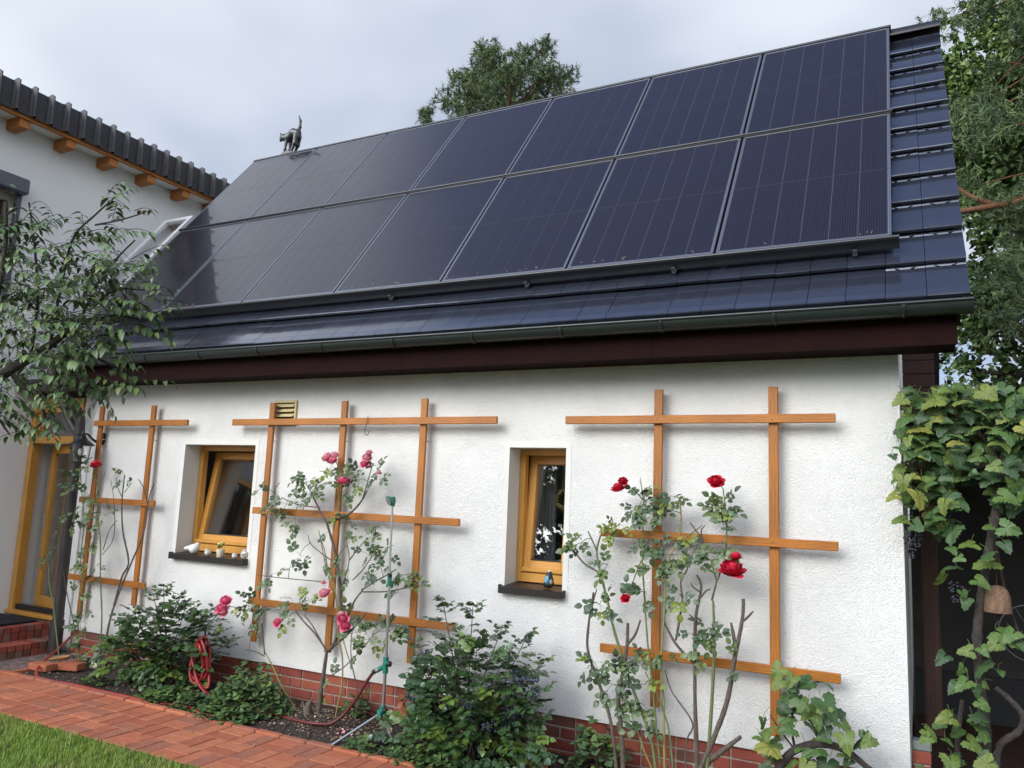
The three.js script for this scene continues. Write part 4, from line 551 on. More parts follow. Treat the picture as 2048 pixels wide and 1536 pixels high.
// measured plant layout, in metres
const DATA = {"roseLeft":{"stems":[["g",0.009,[[-7.648,-0.036,0.36],[-7.856,0.314,0.326],[-7.996,0.582,0.302],[-8.134,0.818,0.281],[-8.224,0.986,0.266],[-8.295,1.096,0.256]]],["g",0.005,[[-8.135,0.874,0.276],[-8.111,1.191,0.249],[-8.139,1.383,0.233],[-8.109,1.586,0.217]]],["g",0.008,[[-7.1,0.013,0.362],[-7.189,0.445,0.321],[-7.338,0.883,0.281],[-7.433,1.253,0.248],[-7.595,1.529,0.224],[-7.643,1.802,0.201],[-7.773,1.936,0.189],[-7.687,2.007,0.184]]],["g",0.007,[[-7.381,-0.024,0.362],[-7.549,0.421,0.32],[-7.588,0.768,0.289],[-7.69,1.045,0.264],[-7.758,1.423,0.232],[-7.921,1.794,0.201],[-7.995,2.039,0.181]]],["b",0.014,[[-7.028,-0.0,0.364],[-7.06,0.272,0.338],[-7.069,0.552,0.312],[-7.064,0.638,0.305]]],["b",0.01,[[-7.064,0.638,0.305],[-7.017,0.938,0.278],[-6.956,1.039,0.269],[-7.111,1.372,0.239],[-7.216,1.637,0.216],[-7.257,1.922,0.192]]],["b",0.009,[[-7.062,0.628,0.306],[-6.989,0.868,0.284],[-6.909,1.086,0.265],[-6.824,1.339,0.243],[-6.806,1.462,0.233],[-6.836,1.712,0.211],[-6.797,1.843,0.199]]],["b",0.005,[[-6.824,1.584,0.222],[-6.957,1.803,0.202],[-7.033,1.887,0.195]]],["b",0.006,[[-7.432,0.18,0.343],[-7.794,0.676,0.295],[-7.929,0.916,0.274]]],["b",0.005,[[-7.381,1.156,0.256],[-7.323,1.36,0.239],[-7.229,1.465,0.23]]],["b",0.004,[[-7.381,1.107,0.261],[-7.256,1.264,0.248],[-7.333,1.612,0.218],[-7.453,1.865,0.196]]],["g",0.005,[[-7.73,1.44,0.23],[-7.647,1.651,0.213],[-7.588,1.862,0.196],[-7.555,1.941,0.189]]],["b",0.004,[[-7.217,1.668,0.213],[-7.322,1.792,0.202],[-7.382,1.893,0.194]]],["b",0.004,[[-7.223,1.744,0.207],[-7.137,1.848,0.198]]]],"leaves":[[-8.016,2.055,0.179,0.117,6],[-7.895,1.987,0.185,0.099,5],[-7.913,1.853,0.196,0.115,5],[-8.006,1.744,0.205,0.083,3],[-7.76,1.699,0.209,0.113,5],[-7.818,1.54,0.222,0.113,5],[-7.547,1.449,0.23,0.094,4],[-7.732,1.337,0.239,0.112,5],[-7.606,1.192,0.252,0.11,5],[-7.897,1.39,0.234,0.098,4],[-7.584,1.042,0.265,0.109,5],[-7.414,1.005,0.269,0.092,3],[-7.657,0.887,0.278,0.094,3],[-7.44,0.83,0.284,0.092,4],[-7.405,1.507,0.226,0.108,4],[-7.335,1.536,0.224,0.062,2],[-7.596,0.694,0.295,0.078,2],[-7.474,0.559,0.308,0.092,3],[-7.494,0.373,0.325,0.137,7],[-7.523,0.217,0.338,0.107,5],[-7.422,0.444,0.319,0.091,4],[-7.394,0.185,0.343,0.105,4],[-7.242,1.897,0.194,0.076,3],[-7.13,1.823,0.2,0.061,2],[-8.142,1.367,0.235,0.067,3],[-8.253,1.046,0.261,0.068,2],[-8.038,1.85,0.196,0.083,3]],"blooms":[[-7.674,2.018,0.183,0.053]]},"rosePink":{"stems":[["b",0.026,[[-4.372,0.0,0.34],[-4.375,0.172,0.326],[-4.378,0.35,0.311],[-4.367,0.548,0.296]]],["b",0.017,[[-4.365,0.536,0.297],[-4.308,0.61,0.291],[-4.28,0.832,0.274],[-4.308,1.019,0.259],[-4.359,1.211,0.244],[-4.428,1.372,0.231],[-4.535,1.569,0.216]]],["b",0.01,[[-4.535,1.569,0.216],[-4.63,1.671,0.208],[-4.692,1.743,0.203],[-4.757,1.828,0.197]]],["b",0.011,[[-4.531,1.577,0.216],[-4.33,1.655,0.211],[-4.206,1.766,0.203],[-4.13,1.866,0.196]]],["g",0.006,[[-4.45,1.518,0.22],[-4.42,1.715,0.206],[-4.45,1.877,0.194],[-4.466,2.02,0.184],[-4.525,2.12,0.176]]],["g",0.005,[[-4.451,1.925,0.19],[-4.522,1.988,0.186],[-4.598,2.008,0.184],[-4.685,2.019,0.183]]],["g",0.006,[[-4.175,1.805,0.2],[-4.151,1.942,0.19],[-4.133,2.074,0.18]]],["g",0.005,[[-4.119,1.976,0.187],[-4.044,2.042,0.183],[-4.009,2.017,0.184]]],["b",0.012,[[-4.352,0.55,0.296],[-4.23,0.647,0.289],[-4.143,0.728,0.283],[-4.016,0.875,0.273]]],["b",0.008,[[-4.374,0.555,0.295],[-4.526,0.657,0.286],[-4.673,0.747,0.277],[-4.758,0.816,0.271]]],["b",0.006,[[-4.428,0.592,0.292],[-4.554,0.727,0.28],[-4.653,0.794,0.274]]],["y",0.008,[[-4.551,-0.047,0.342],[-4.664,0.063,0.331],[-4.778,0.169,0.321],[-4.949,0.359,0.305],[-5.039,0.434,0.298]]],["b",0.007,[[-5.037,0.426,0.299],[-5.101,0.547,0.289],[-5.119,0.641,0.282],[-5.195,0.76,0.272]]],["b",0.005,[[-5.047,0.412,0.3],[-5.163,0.435,0.297],[-5.259,0.44,0.296]]],["b",0.003,[[-5.241,0.438,0.296],[-5.249,0.509,0.291]]],["g",0.004,[[-5.193,0.747,0.273],[-5.379,0.772,0.27],[-5.536,0.782,0.268]]],["y",0.007,[[-4.224,0.024,0.34],[-4.192,0.142,0.331],[-4.18,0.266,0.32],[-4.208,0.505,0.301],[-4.261,0.643,0.289],[-4.32,0.888,0.269],[-4.4,1.121,0.251],[-4.486,1.222,0.242],[-4.59,1.425,0.227],[-4.626,1.508,0.22]]],["b",0.006,[[-4.004,0.114,0.335],[-4.009,0.278,0.321],[-4.094,0.469,0.305],[-4.126,0.616,0.292],[-4.127,0.722,0.284]]],["b",0.009,[[-4.219,0.779,0.279],[-4.171,0.875,0.271],[-4.132,0.966,0.264],[-4.083,1.051,0.258]]],["b",0.007,[[-4.083,1.051,0.258],[-3.97,1.124,0.253],[-3.867,1.181,0.249],[-3.775,1.243,0.245]]],["b",0.006,[[-4.07,1.036,0.259],[-3.84,1.06,0.259],[-3.692,1.093,0.258],[-3.458,1.144,0.255]]],["b",0.004,[[-3.692,1.093,0.258],[-3.64,1.148,0.253],[-3.614,1.209,0.249]]],["b",0.004,[[-4.486,1.081,0.253],[-4.702,1.08,0.252],[-5.081,1.074,0.25],[-5.273,1.076,0.249]]],["b",0.005,[[-4.343,0.332,0.313],[-4.195,0.425,0.307],[-3.981,0.633,0.292],[-3.927,0.713,0.286]]],["b",0.005,[[-4.363,1.231,0.242],[-4.573,1.32,0.235],[-4.687,1.398,0.228],[-4.731,1.459,0.224]]],["b",0.005,[[-4.242,1.281,0.239],[-4.152,1.39,0.231],[-4.086,1.476,0.225]]],["g",0.005,[[-4.3,1.032,0.258],[-4.242,1.281,0.239],[-4.325,1.483,0.224],[-4.344,1.608,0.214]]],["b",0.005,[[-4.634,1.701,0.206],[-4.865,1.714,0.205],[-5.111,1.771,0.2]]],["y",0.005,[[-4.093,0.461,0.305],[-4.192,0.604,0.293],[-4.267,0.754,0.28]]],["b",0.004,[[-4.481,1.222,0.242],[-4.533,1.344,0.233],[-4.597,1.467,0.224]]],["b",0.005,[[-4.192,1.122,0.252],[-4.1,1.21,0.246],[-4.015,1.338,0.236]]]],"leaves":[[-4.828,1.914,0.19,0.148,10],[-4.74,1.828,0.197,0.124,8],[-4.909,1.979,0.186,0.093,4],[-5.196,1.745,0.201,0.155,7],[-5.308,1.855,0.194,0.086,3],[-4.233,1.952,0.189,0.138,9],[-4.322,2.014,0.184,0.086,5],[-4.06,2.042,0.183,0.078,6],[-4.012,1.958,0.189,0.072,4],[-4.288,1.59,0.216,0.106,5],[-4.901,1.58,0.214,0.126,6],[-5.01,1.708,0.205,0.116,5],[-4.083,1.456,0.227,0.153,8],[-4.041,1.336,0.236,0.142,8],[-4.793,1.284,0.236,0.124,4],[-4.871,1.236,0.239,0.08,3],[-3.928,1.263,0.242,0.178,10],[-3.867,1.368,0.235,0.099,5],[-3.672,1.204,0.249,0.144,8],[-3.545,1.156,0.253,0.085,5],[-5.079,1.091,0.249,0.145,6],[-5.266,0.817,0.268,0.152,11],[-5.217,0.715,0.275,0.117,7],[-5.348,0.766,0.271,0.096,5],[-4.776,0.856,0.268,0.132,9],[-4.628,0.907,0.265,0.098,6],[-4.823,0.735,0.277,0.067,4],[-4.08,0.715,0.285,0.111,6],[-3.76,0.762,0.284,0.105,8],[-3.718,0.813,0.28,0.072,4],[-3.946,0.672,0.29,0.122,6],[-3.883,0.756,0.283,0.088,4],[-4.31,1.38,0.231,0.158,5],[-4.509,1.262,0.239,0.108,3],[-4.176,0.843,0.274,0.081,3],[-4.314,0.22,0.323,0.072,3],[-4.265,0.342,0.313,0.051,2],[-4.379,1.841,0.197,0.087,4],[-4.662,1.875,0.194,0.079,4],[-4.558,2.075,0.179,0.056,3],[-3.727,1.063,0.26,0.097,4],[-4.035,0.584,0.296,0.07,3],[-5.077,1.75,0.201,0.106,4],[-4.494,1.515,0.22,0.109,3],[-4.23,1.2,0.246,0.114,4]],"blooms":[[-4.584,2.141,0.175,0.044,1],[-4.503,2.155,0.174,0.039,1],[-4.518,2.111,0.177,0.04,2],[-4.147,2.143,0.175,0.035,1],[-4.167,2.091,0.179,0.034,2],[-4.132,2.186,0.172,0.026,1],[-4.372,1.944,0.189,0.047,2],[-5.583,0.765,0.269,0.048,2],[-5.547,0.834,0.264,0.043,2],[-5.558,0.736,0.271,0.038,1],[-4.905,0.714,0.278,0.037,2],[-4.429,1.0,0.26,0.045,1],[-4.209,0.815,0.276,0.043,2],[-4.17,0.768,0.28,0.043,2],[-4.229,0.845,0.273,0.031,1],[-4.453,1.084,0.253,0.017,1],[-4.009,2.017,0.184,0.021,1]]},"roseRed":{"stems":[["b",0.013,[[-1.804,0.067,0.321],[-1.872,0.353,0.297],[-1.938,0.504,0.284],[-2.017,0.656,0.272],[-2.055,0.731,0.266],[-2.084,0.832,0.258],[-2.081,0.984,0.246],[-2.076,1.098,0.238],[-2.056,1.21,0.23]]],["b",0.006,[[-2.067,1.081,0.239],[-2.042,1.177,0.232],[-2.038,1.236,0.228]]],["g",0.012,[[-1.531,0.118,0.321],[-1.606,0.303,0.305],[-1.713,0.537,0.284],[-1.789,0.713,0.27],[-1.843,0.844,0.259],[-1.892,0.958,0.25],[-1.947,1.165,0.234],[-2.019,1.373,0.218],[-2.049,1.504,0.208],[-2.031,1.615,0.201]]],["b",0.007,[[-2.018,1.352,0.22],[-2.156,1.412,0.214],[-2.219,1.479,0.209],[-2.268,1.5,0.208]]],["b",0.006,[[-2.049,1.504,0.208],[-2.099,1.583,0.203],[-2.118,1.639,0.198]]],["b",0.022,[[-1.769,0.074,0.321],[-1.798,0.302,0.302],[-1.839,0.554,0.282],[-1.818,0.716,0.269],[-1.798,0.895,0.255],[-1.793,1.029,0.245]]],["b",0.01,[[-1.79,0.883,0.256],[-1.732,0.956,0.251],[-1.697,1.059,0.244]]],["g",0.007,[[-1.532,0.163,0.317],[-1.582,0.556,0.284],[-1.65,0.965,0.251],[-1.69,1.229,0.231],[-1.71,1.462,0.213],[-1.71,1.721,0.194],[-1.717,1.907,0.181]]],["g",0.005,[[-1.716,1.878,0.183],[-1.762,1.93,0.179],[-1.828,1.971,0.176]]],["g",0.004,[[-1.721,1.914,0.18],[-1.731,1.991,0.175],[-1.748,2.037,0.171]]],["y",0.008,[[-1.498,0.139,0.32],[-1.53,0.564,0.284],[-1.546,0.796,0.266],[-1.538,1.049,0.246],[-1.529,1.411,0.218],[-1.495,1.544,0.208],[-1.448,1.629,0.202],[-1.442,1.751,0.193],[-1.456,1.895,0.182]]],["b",0.016,[[-1.285,0.163,0.321],[-1.31,0.596,0.284],[-1.323,0.815,0.266]]],["b",0.013,[[-1.323,0.815,0.266],[-1.314,1.124,0.242],[-1.299,1.327,0.226],[-1.318,1.391,0.221]]],["b",0.011,[[-1.323,0.815,0.266],[-1.395,0.882,0.26],[-1.458,0.948,0.254],[-1.549,1.077,0.243]]],["b",0.008,[[-1.458,0.951,0.254],[-1.426,1.214,0.234],[-1.43,1.349,0.223],[-1.397,1.418,0.218],[-1.378,1.479,0.214]]],["b",0.007,[[-1.291,1.279,0.23],[-1.35,1.316,0.226],[-1.361,1.335,0.225]]],["b",0.007,[[-1.291,1.246,0.232],[-1.258,1.291,0.229],[-1.232,1.307,0.228]]],["b",0.006,[[-1.32,1.098,0.244],[-1.362,1.133,0.241]]],["g",0.012,[[-1.222,0.19,0.32],[-1.206,0.612,0.284],[-1.197,0.937,0.258],[-1.214,1.234,0.234]]],["b",0.008,[[-1.214,1.234,0.234],[-1.187,1.369,0.223]]],["g",0.006,[[-1.187,1.369,0.223],[-1.137,1.545,0.21],[-1.124,1.751,0.194],[-1.143,1.883,0.184],[-1.162,1.981,0.177]]],["b",0.005,[[-1.186,1.353,0.225],[-1.208,1.432,0.218],[-1.223,1.503,0.213]]],["g",0.005,[[-1.137,1.545,0.21],[-1.104,1.531,0.211],[-1.077,1.491,0.214]]],["b",0.022,[[-1.285,0.154,0.322],[-1.179,0.405,0.302],[-1.101,0.627,0.284],[-1.055,0.908,0.262],[-1.029,1.076,0.248],[-1.014,1.177,0.24],[-1.022,1.262,0.233]]],["b",0.013,[[-1.052,0.939,0.259],[-1.079,1.045,0.25],[-1.093,1.106,0.245]]],["b",0.01,[[-1.02,1.114,0.245],[-0.982,1.149,0.242],[-0.951,1.19,0.239]]],["b",0.026,[[-1.294,0.147,0.323],[-1.238,0.222,0.317],[-1.145,0.307,0.311],[-1.016,0.42,0.303]]],["g",0.006,[[-1.449,0.163,0.319],[-1.491,0.414,0.297],[-1.584,0.619,0.279],[-1.658,0.721,0.27]]],["b",0.006,[[-1.367,0.178,0.319],[-1.355,0.345,0.305],[-1.325,0.441,0.297],[-1.482,0.634,0.279],[-1.52,0.755,0.269]]],["y",0.006,[[-1.582,0.123,0.32],[-1.638,0.236,0.31],[-1.715,0.41,0.295]]],["g",0.005,[[-1.71,1.462,0.213],[-1.757,1.356,0.221],[-1.794,1.217,0.231]]],["b",0.006,[[-1.498,0.154,0.319],[-1.467,0.205,0.315],[-1.478,0.325,0.305]]],["g",0.004,[[-1.494,1.511,0.211],[-1.339,1.538,0.209],[-1.237,1.545,0.209],[-1.17,1.533,0.211]]],["b",0.005,[[-2.032,1.622,0.2],[-1.964,1.647,0.198],[-1.891,1.694,0.195]]],["g",0.005,[[-1.41,1.634,0.202],[-1.343,1.689,0.198],[-1.292,1.725,0.195]]],["b",0.006,[[-1.29,1.625,0.203],[-1.342,1.682,0.198],[-1.372,1.738,0.194]]],["b",0.006,[[-1.289,1.608,0.204],[-1.295,1.691,0.198],[-1.268,1.726,0.195]]]],"leaves":[[-1.723,1.878,0.183,0.102,12],[-1.768,1.806,0.188,0.066,6],[-1.628,1.777,0.19,0.079,8],[-1.489,1.904,0.181,0.05,4],[-1.434,1.855,0.185,0.042,3],[-1.557,1.798,0.189,0.057,5],[-1.143,1.867,0.185,0.067,8],[-1.176,1.832,0.188,0.054,4],[-1.049,1.787,0.192,0.046,4],[-1.124,1.734,0.195,0.033,3],[-1.927,1.664,0.197,0.068,7,1],[-1.883,1.694,0.195,0.052,4,1],[-2.164,1.554,0.204,0.085,8],[-2.225,1.586,0.202,0.047,4],[-1.963,1.408,0.216,0.067,6],[-2.006,1.129,0.236,0.068,7],[-1.984,1.08,0.24,0.045,3],[-1.494,1.511,0.211,0.087,9],[-1.339,1.555,0.208,0.075,7],[-1.562,1.438,0.216,0.088,9],[-1.614,1.401,0.218,0.057,4],[-1.433,1.249,0.231,0.047,5],[-1.438,1.183,0.236,0.034,3],[-1.259,1.035,0.249,0.079,8],[-1.341,1.0,0.251,0.047,4],[-1.208,0.999,0.253,0.032,3],[-2.022,0.739,0.265,0.096,8],[-2.076,0.698,0.268,0.045,3],[-1.73,0.76,0.267,0.07,6],[-1.885,0.609,0.277,0.089,7],[-1.827,0.52,0.284,0.078,8],[-1.771,0.481,0.288,0.063,6],[-1.649,0.515,0.287,0.051,5],[-1.661,0.372,0.298,0.042,4],[-1.662,1.245,0.23,0.071,4],[-1.022,0.805,0.27,0.026,2],[-1.255,0.877,0.262,0.049,5],[-1.045,0.909,0.262,0.019,1],[-1.823,1.197,0.232,0.029,2],[-1.658,1.602,0.203,0.065,5],[-1.711,1.565,0.206,0.051,4],[-1.204,1.547,0.209,0.06,4],[-1.121,1.602,0.206,0.039,3],[-1.32,1.457,0.216,0.061,4],[-1.525,0.882,0.259,0.062,5],[-1.593,0.858,0.26,0.048,3],[-1.679,0.799,0.264,0.049,3],[-1.835,0.697,0.27,0.043,3],[-1.307,1.657,0.201,0.047,3],[-1.057,1.704,0.198,0.026,2],[-1.498,1.629,0.202,0.056,4],[-1.655,0.641,0.277,0.035,3]],"blooms":[[-1.895,1.958,0.177,0.04],[-1.86,2.009,0.173,0.029],[-1.196,2.024,0.173,0.044],[-1.076,1.449,0.218,0.065],[-1.055,1.535,0.211,0.033],[-1.096,1.473,0.216,0.039],[-1.804,1.199,0.232,0.027]]},"vineAreas":[[-0.044,0.22,2.315,2.641,34],[0.129,0.635,2.347,2.645,60],[-0.045,0.369,2.066,2.378,36],[0.358,0.623,2.077,2.377,24],[-0.09,0.201,1.941,2.103,12],[-0.026,0.251,1.76,1.999,12],[0.416,0.61,1.931,2.084,12]],"vineSingles":[[-0.11,2.201,0.22],[-0.053,2.248,0.22],[-0.03,2.094,0.22],[-0.102,1.985,0.22],[-0.046,1.806,0.22],[0.207,1.951,0.22],[0.245,1.923,0.22],[0.277,2.087,0.22],[0.417,2.076,0.22],[0.442,1.788,0.22],[0.418,2.105,0.22],[0.545,2.166,0.22],[0.124,2.234,0.22],[0.466,1.76,0.22],[0.246,1.602,0.22],[0.313,1.679,0.22],[0.374,1.64,0.22],[0.219,1.543,0.22],[0.184,1.656,0.22],[0.409,1.586,0.22],[0.451,1.702,0.22],[0.405,1.785,0.22],[0.152,1.494,0.22],[0.239,1.401,0.22],[0.305,1.478,0.22],[0.263,1.36,0.22],[0.406,1.193,0.22],[0.491,1.202,0.22],[0.411,1.138,0.22],[0.316,1.099,0.22],[0.144,1.022,0.22],[0.236,0.964,0.22],[0.277,1.066,0.22],[0.362,1.008,0.22],[0.409,0.973,0.22],[0.195,0.875,0.22],[0.247,0.91,0.22],[0.345,0.896,0.22],[0.283,0.887,0.22],[0.293,0.806,0.22],[0.112,0.654,0.22],[0.02,0.598,0.22],[0.176,0.692,0.22],[0.252,0.704,0.22],[0.326,0.716,0.22],[0.122,0.573,0.22],[0.199,0.627,0.22],[0.334,0.609,0.22],[0.342,0.503,0.22],[0.143,0.468,0.22],[0.193,0.45,0.22],[-0.012,0.385,0.22],[0.513,1.15,0.22],[0.045,0.566,0.22],[0.299,0.657,0.22],[0.234,0.565,0.22]],"vineYellow":[[-0.087,1.969,0.3],[-0.051,2.085,0.3],[0.022,1.988,0.3],[-0.023,2.319,0.3],[0.165,1.949,0.3],[0.254,2.29,0.3],[0.162,0.721,0.3],[0.348,0.512,0.3],[0.276,2.543,0.3],[0.368,2.601,0.3],[0.559,2.392,0.3],[0.158,2.545,0.3]],"grapes":[[-0.022,1.685,0.16],[0.015,1.748,0.16],[0.14,1.874,0.16],[-0.038,1.805,0.16],[0.197,2.392,0.16],[-0.02,2.159,0.16],[0.168,1.921,0.16],[0.21,1.436,0.16]],"vineTrunk":[[0.03,[[0.316,0.404,0.12],[0.333,0.585,0.12],[0.318,0.859,0.12],[0.312,1.169,0.12],[0.358,1.489,0.12],[0.412,1.784,0.12],[0.46,2.021,0.12],[0.495,2.26,0.12]]],[0.022,[[0.372,0.409,0.1],[0.402,0.564,0.1],[0.504,0.663,0.1],[0.52,0.747,0.1],[0.462,0.821,0.1],[0.39,0.88,0.1]]],[0.016,[[0.493,2.2,0.12],[0.363,2.153,0.12],[0.201,2.074,0.12],[0.066,2.07,0.12],[-0.028,2.161,0.12]]],[0.014,[[0.495,2.245,0.12],[0.58,2.47,0.12],[0.635,2.559,0.12]]],[0.014,[[0.479,2.17,0.12],[0.32,2.411,0.12],[0.108,2.538,0.12],[-0.017,2.572,0.12]]],[0.018,[[0.197,0.363,0.05],[0.19,0.515,0.05],[0.225,0.776,0.05]]],[0.01,[[0.418,1.783,0.05],[0.467,1.435,0.05],[0.548,1.102,0.05]]]],"shrubLeaves":[[-0.775,0.787,0.32],[-0.686,0.829,0.32],[-0.584,0.813,0.32],[-0.541,0.804,0.32],[-0.658,0.715,0.32],[-0.746,0.717,0.32],[-0.528,0.719,0.32],[-0.6,0.679,0.32],[-0.791,0.621,0.32],[-0.866,0.55,0.32],[-0.718,0.573,0.32],[-0.821,0.498,0.32],[-0.912,0.424,0.32],[-0.659,0.612,0.32],[-0.544,0.63,0.32],[-0.778,0.417,0.32],[-0.689,0.519,0.32],[-0.487,0.682,0.32],[-0.459,0.657,0.32],[-0.432,0.59,0.32],[-0.517,0.547,0.32],[-0.406,0.537,0.32],[-0.647,0.41,0.32],[-0.547,0.414,0.32],[-0.49,0.495,0.32],[-0.38,0.457,0.32],[-0.325,0.494,0.32],[-0.256,0.534,0.32],[-0.283,0.558,0.32],[-0.59,0.349,0.32],[-0.72,0.311,0.32],[-0.506,0.35,0.32],[-0.852,0.345,0.32],[-0.628,0.778,0.32],[-0.774,0.847,0.32],[-0.687,0.666,0.32],[-0.381,0.372,0.32],[-0.436,0.405,0.32],[-0.867,0.284,0.32],[-0.559,0.598,0.32],[-0.616,0.546,0.32],[-0.73,0.778,0.32]],"shrubYellow":[[-0.792,0.416,0.36],[-0.614,0.361,0.36],[-0.754,0.812,0.36],[-0.735,0.29,0.36]],"shrubStem":[[0.026,[[-0.826,0.199,0.3],[-0.767,0.312,0.3],[-0.693,0.397,0.3],[-0.548,0.457,0.3],[-0.409,0.447,0.3],[-0.288,0.37,0.3],[-0.196,0.318,0.3]]],[0.008,[[-0.695,0.392,0.28],[-0.714,0.535,0.28],[-0.692,0.687,0.28],[-0.662,0.81,0.28]]],[0.007,[[-0.55,0.452,0.28],[-0.549,0.562,0.28],[-0.491,0.658,0.28]]],[0.006,[[-0.383,0.432,0.28],[-0.326,0.513,0.28],[-0.271,0.55,0.28]]],[0.006,[[-0.695,0.392,0.28],[-0.783,0.495,0.28],[-0.842,0.575,0.28]]]],"shoots":[[[-2.217,0.0,-0.518],[-2.213,0.0,0.294]]],"treeBlobs":[[-4.39,2.961,3.072,0.337,0.309,230],[-4.401,2.6,3.02,0.393,0.309,280],[-4.061,3.087,2.923,0.211,0.155,85],[-3.97,3.23,2.899,0.112,0.169,34],[-4.006,2.839,2.855,0.197,0.225,110],[-4.115,2.543,2.864,0.211,0.126,78],[-4.484,2.29,3.013,0.197,0.14,64],[-3.902,2.983,2.825,0.112,0.126,34],[-3.83,2.889,2.772,0.084,0.084,14],[-3.796,2.766,2.735,0.098,0.07,10],[-3.99,3.409,2.938,0.051,0.062,8],[-3.854,3.36,2.86,0.07,0.042,7],[-4.294,3.257,3.07,0.098,0.112,16],[-4.484,3.179,3.156,0.112,0.169,40],[-4.221,2.746,2.951,0.253,0.197,110],[-4.413,2.155,2.955,0.084,0.084,12],[-3.968,2.439,2.771,0.112,0.056,20],[-4.698,2.697,3.188,0.169,0.618,120]],"treeBranches":[[0.05,[[-5.283,-0.244,3.017],[-5.2,0.87,3.154],[-5.076,1.709,3.225],[-4.862,2.19,3.192]]],[0.035,[[-4.862,2.19,3.192],[-4.505,2.456,3.05],[-4.3,2.604,2.969],[-4.24,2.77,2.851]]],[0.02,[[-4.862,2.19,3.192],[-4.492,2.71,3.198],[-4.408,3.094,3.217],[-4.396,3.352,3.252]]],[0.01,[[-4.403,2.516,3.008],[-4.356,2.851,3.037],[-4.364,3.184,3.095],[-4.383,3.392,3.138]]],[0.009,[[-4.3,2.604,2.969],[-4.227,2.968,2.99],[-4.158,3.221,2.995],[-4.054,3.337,2.96],[-3.946,3.447,2.922]]],[0.008,[[-4.24,2.77,2.851],[-4.131,3.002,2.832],[-4.025,3.149,2.801],[-3.946,3.237,2.774]]],[0.006,[[-4.056,3.281,2.952],[-3.93,3.315,2.892],[-3.803,3.362,2.835]]],[0.01,[[-4.3,2.604,2.969],[-4.195,2.573,2.796],[-4.044,2.495,2.706],[-3.968,2.456,2.661]]],[0.008,[[-4.241,2.741,2.847],[-4.06,2.806,2.764],[-3.907,2.785,2.682],[-3.779,2.819,2.621]]],[0.007,[[-4.188,2.829,2.833],[-4.056,2.949,2.785],[-3.903,2.955,2.707]]],[0.01,[[-4.505,2.456,3.05],[-4.409,2.322,2.979],[-4.337,2.214,2.925],[-4.415,2.099,2.947]]],[0.006,[[-4.403,3.284,3.244],[-4.328,3.328,3.213],[-4.256,3.263,3.166],[-4.229,3.183,3.139]]],[0.008,[[-4.708,2.336,3.136],[-4.587,2.203,3.052],[-4.515,2.095,2.998]]]]};

// ================================================================== leaves
function leaflet(L, W, fold = 0.25, droop = 0.15, n = 4, tip = 1) {
  const pos = [], idx = [], uv = [];
  for (let i = 0; i <= n; i++) { const t = i / n, w = W * Math.pow(Math.sin(Math.PI * Math.pow(Math.min(t, 0.999), 0.85)), 0.8) * (i === n ? 0 : 1), y = -droop * L * t * t; pos.push(0, y, t * L, -w, y + fold * w, t * L, w, y + fold * w, t * L); uv.push(0.5, t, 0, t, 1, t); }
  for (let i = 0; i < n; i++) { const a = i * 3, b = a + 3; if (i > 0 && i < n) idx.push(a, a + 1, b, a, b, a + 2); if (i < n - 1) idx.push(a + 1, b + 1, b, a + 2, b, b + 2); if (i === 0) idx.push(a, b + 1, b, a, b, b + 2); if (i === n - 1 && n > 1) { /* tip closes on the midrib */ } }
  const g = new THREE.BufferGeometry(); g.setAttribute('position', new THREE.Float32BufferAttribute(pos, 3)); g.setAttribute('uv', new THREE.Float32BufferAttribute(uv, 2)); g.setIndex(idx); g.computeVertexNormals(); return g;
}
function compound(pairs, L, lw, spread, seed, n = 3) {           // pinnate leaf along +z, top side +y
  const r = mulberry(seed), G = [], total = L, put = (z, yaw, s) => { const g = leaflet(s, s * lw, 0.18 + 0.25 * r(), 0.1 + 0.2 * r(), n); g.rotateZ((r() - 0.5) * 0.7); g.rotateX((r() - 0.5) * 0.35); g.rotateY(yaw); g.translate(0, -0.12 * total * (z / total) ** 2, z); G.push(g.toNonIndexed()); };
  for (let i = 0; i < pairs; i++) { const z = total * (0.28 + 0.72 * i / pairs), s = spread * (0.85 + 0.25 * r()); put(z, 1.15 + 0.3 * (r() - 0.5), s); put(z, -1.15 + 0.3 * (r() - 0.5), s); }
  put(total, 0, spread * 1.1);
  const st = new THREE.BufferGeometry(), q = 0.0012; st.setAttribute('position', new THREE.Float32BufferAttribute([-q, 0, 0, q, 0, 0, 0, -0.12 * total, total, -q, 0.002, 0, q, -0.002, 0, 0, -0.12 * total, total], 3)); st.setAttribute('normal', new THREE.Float32BufferAttribute(Array(6).fill([0, 1, 0]).flat(), 3)); st.setAttribute('uv', new THREE.Float32BufferAttribute(Array(12).fill(0.5), 2)); G.push(st);
  return merge(G);
}
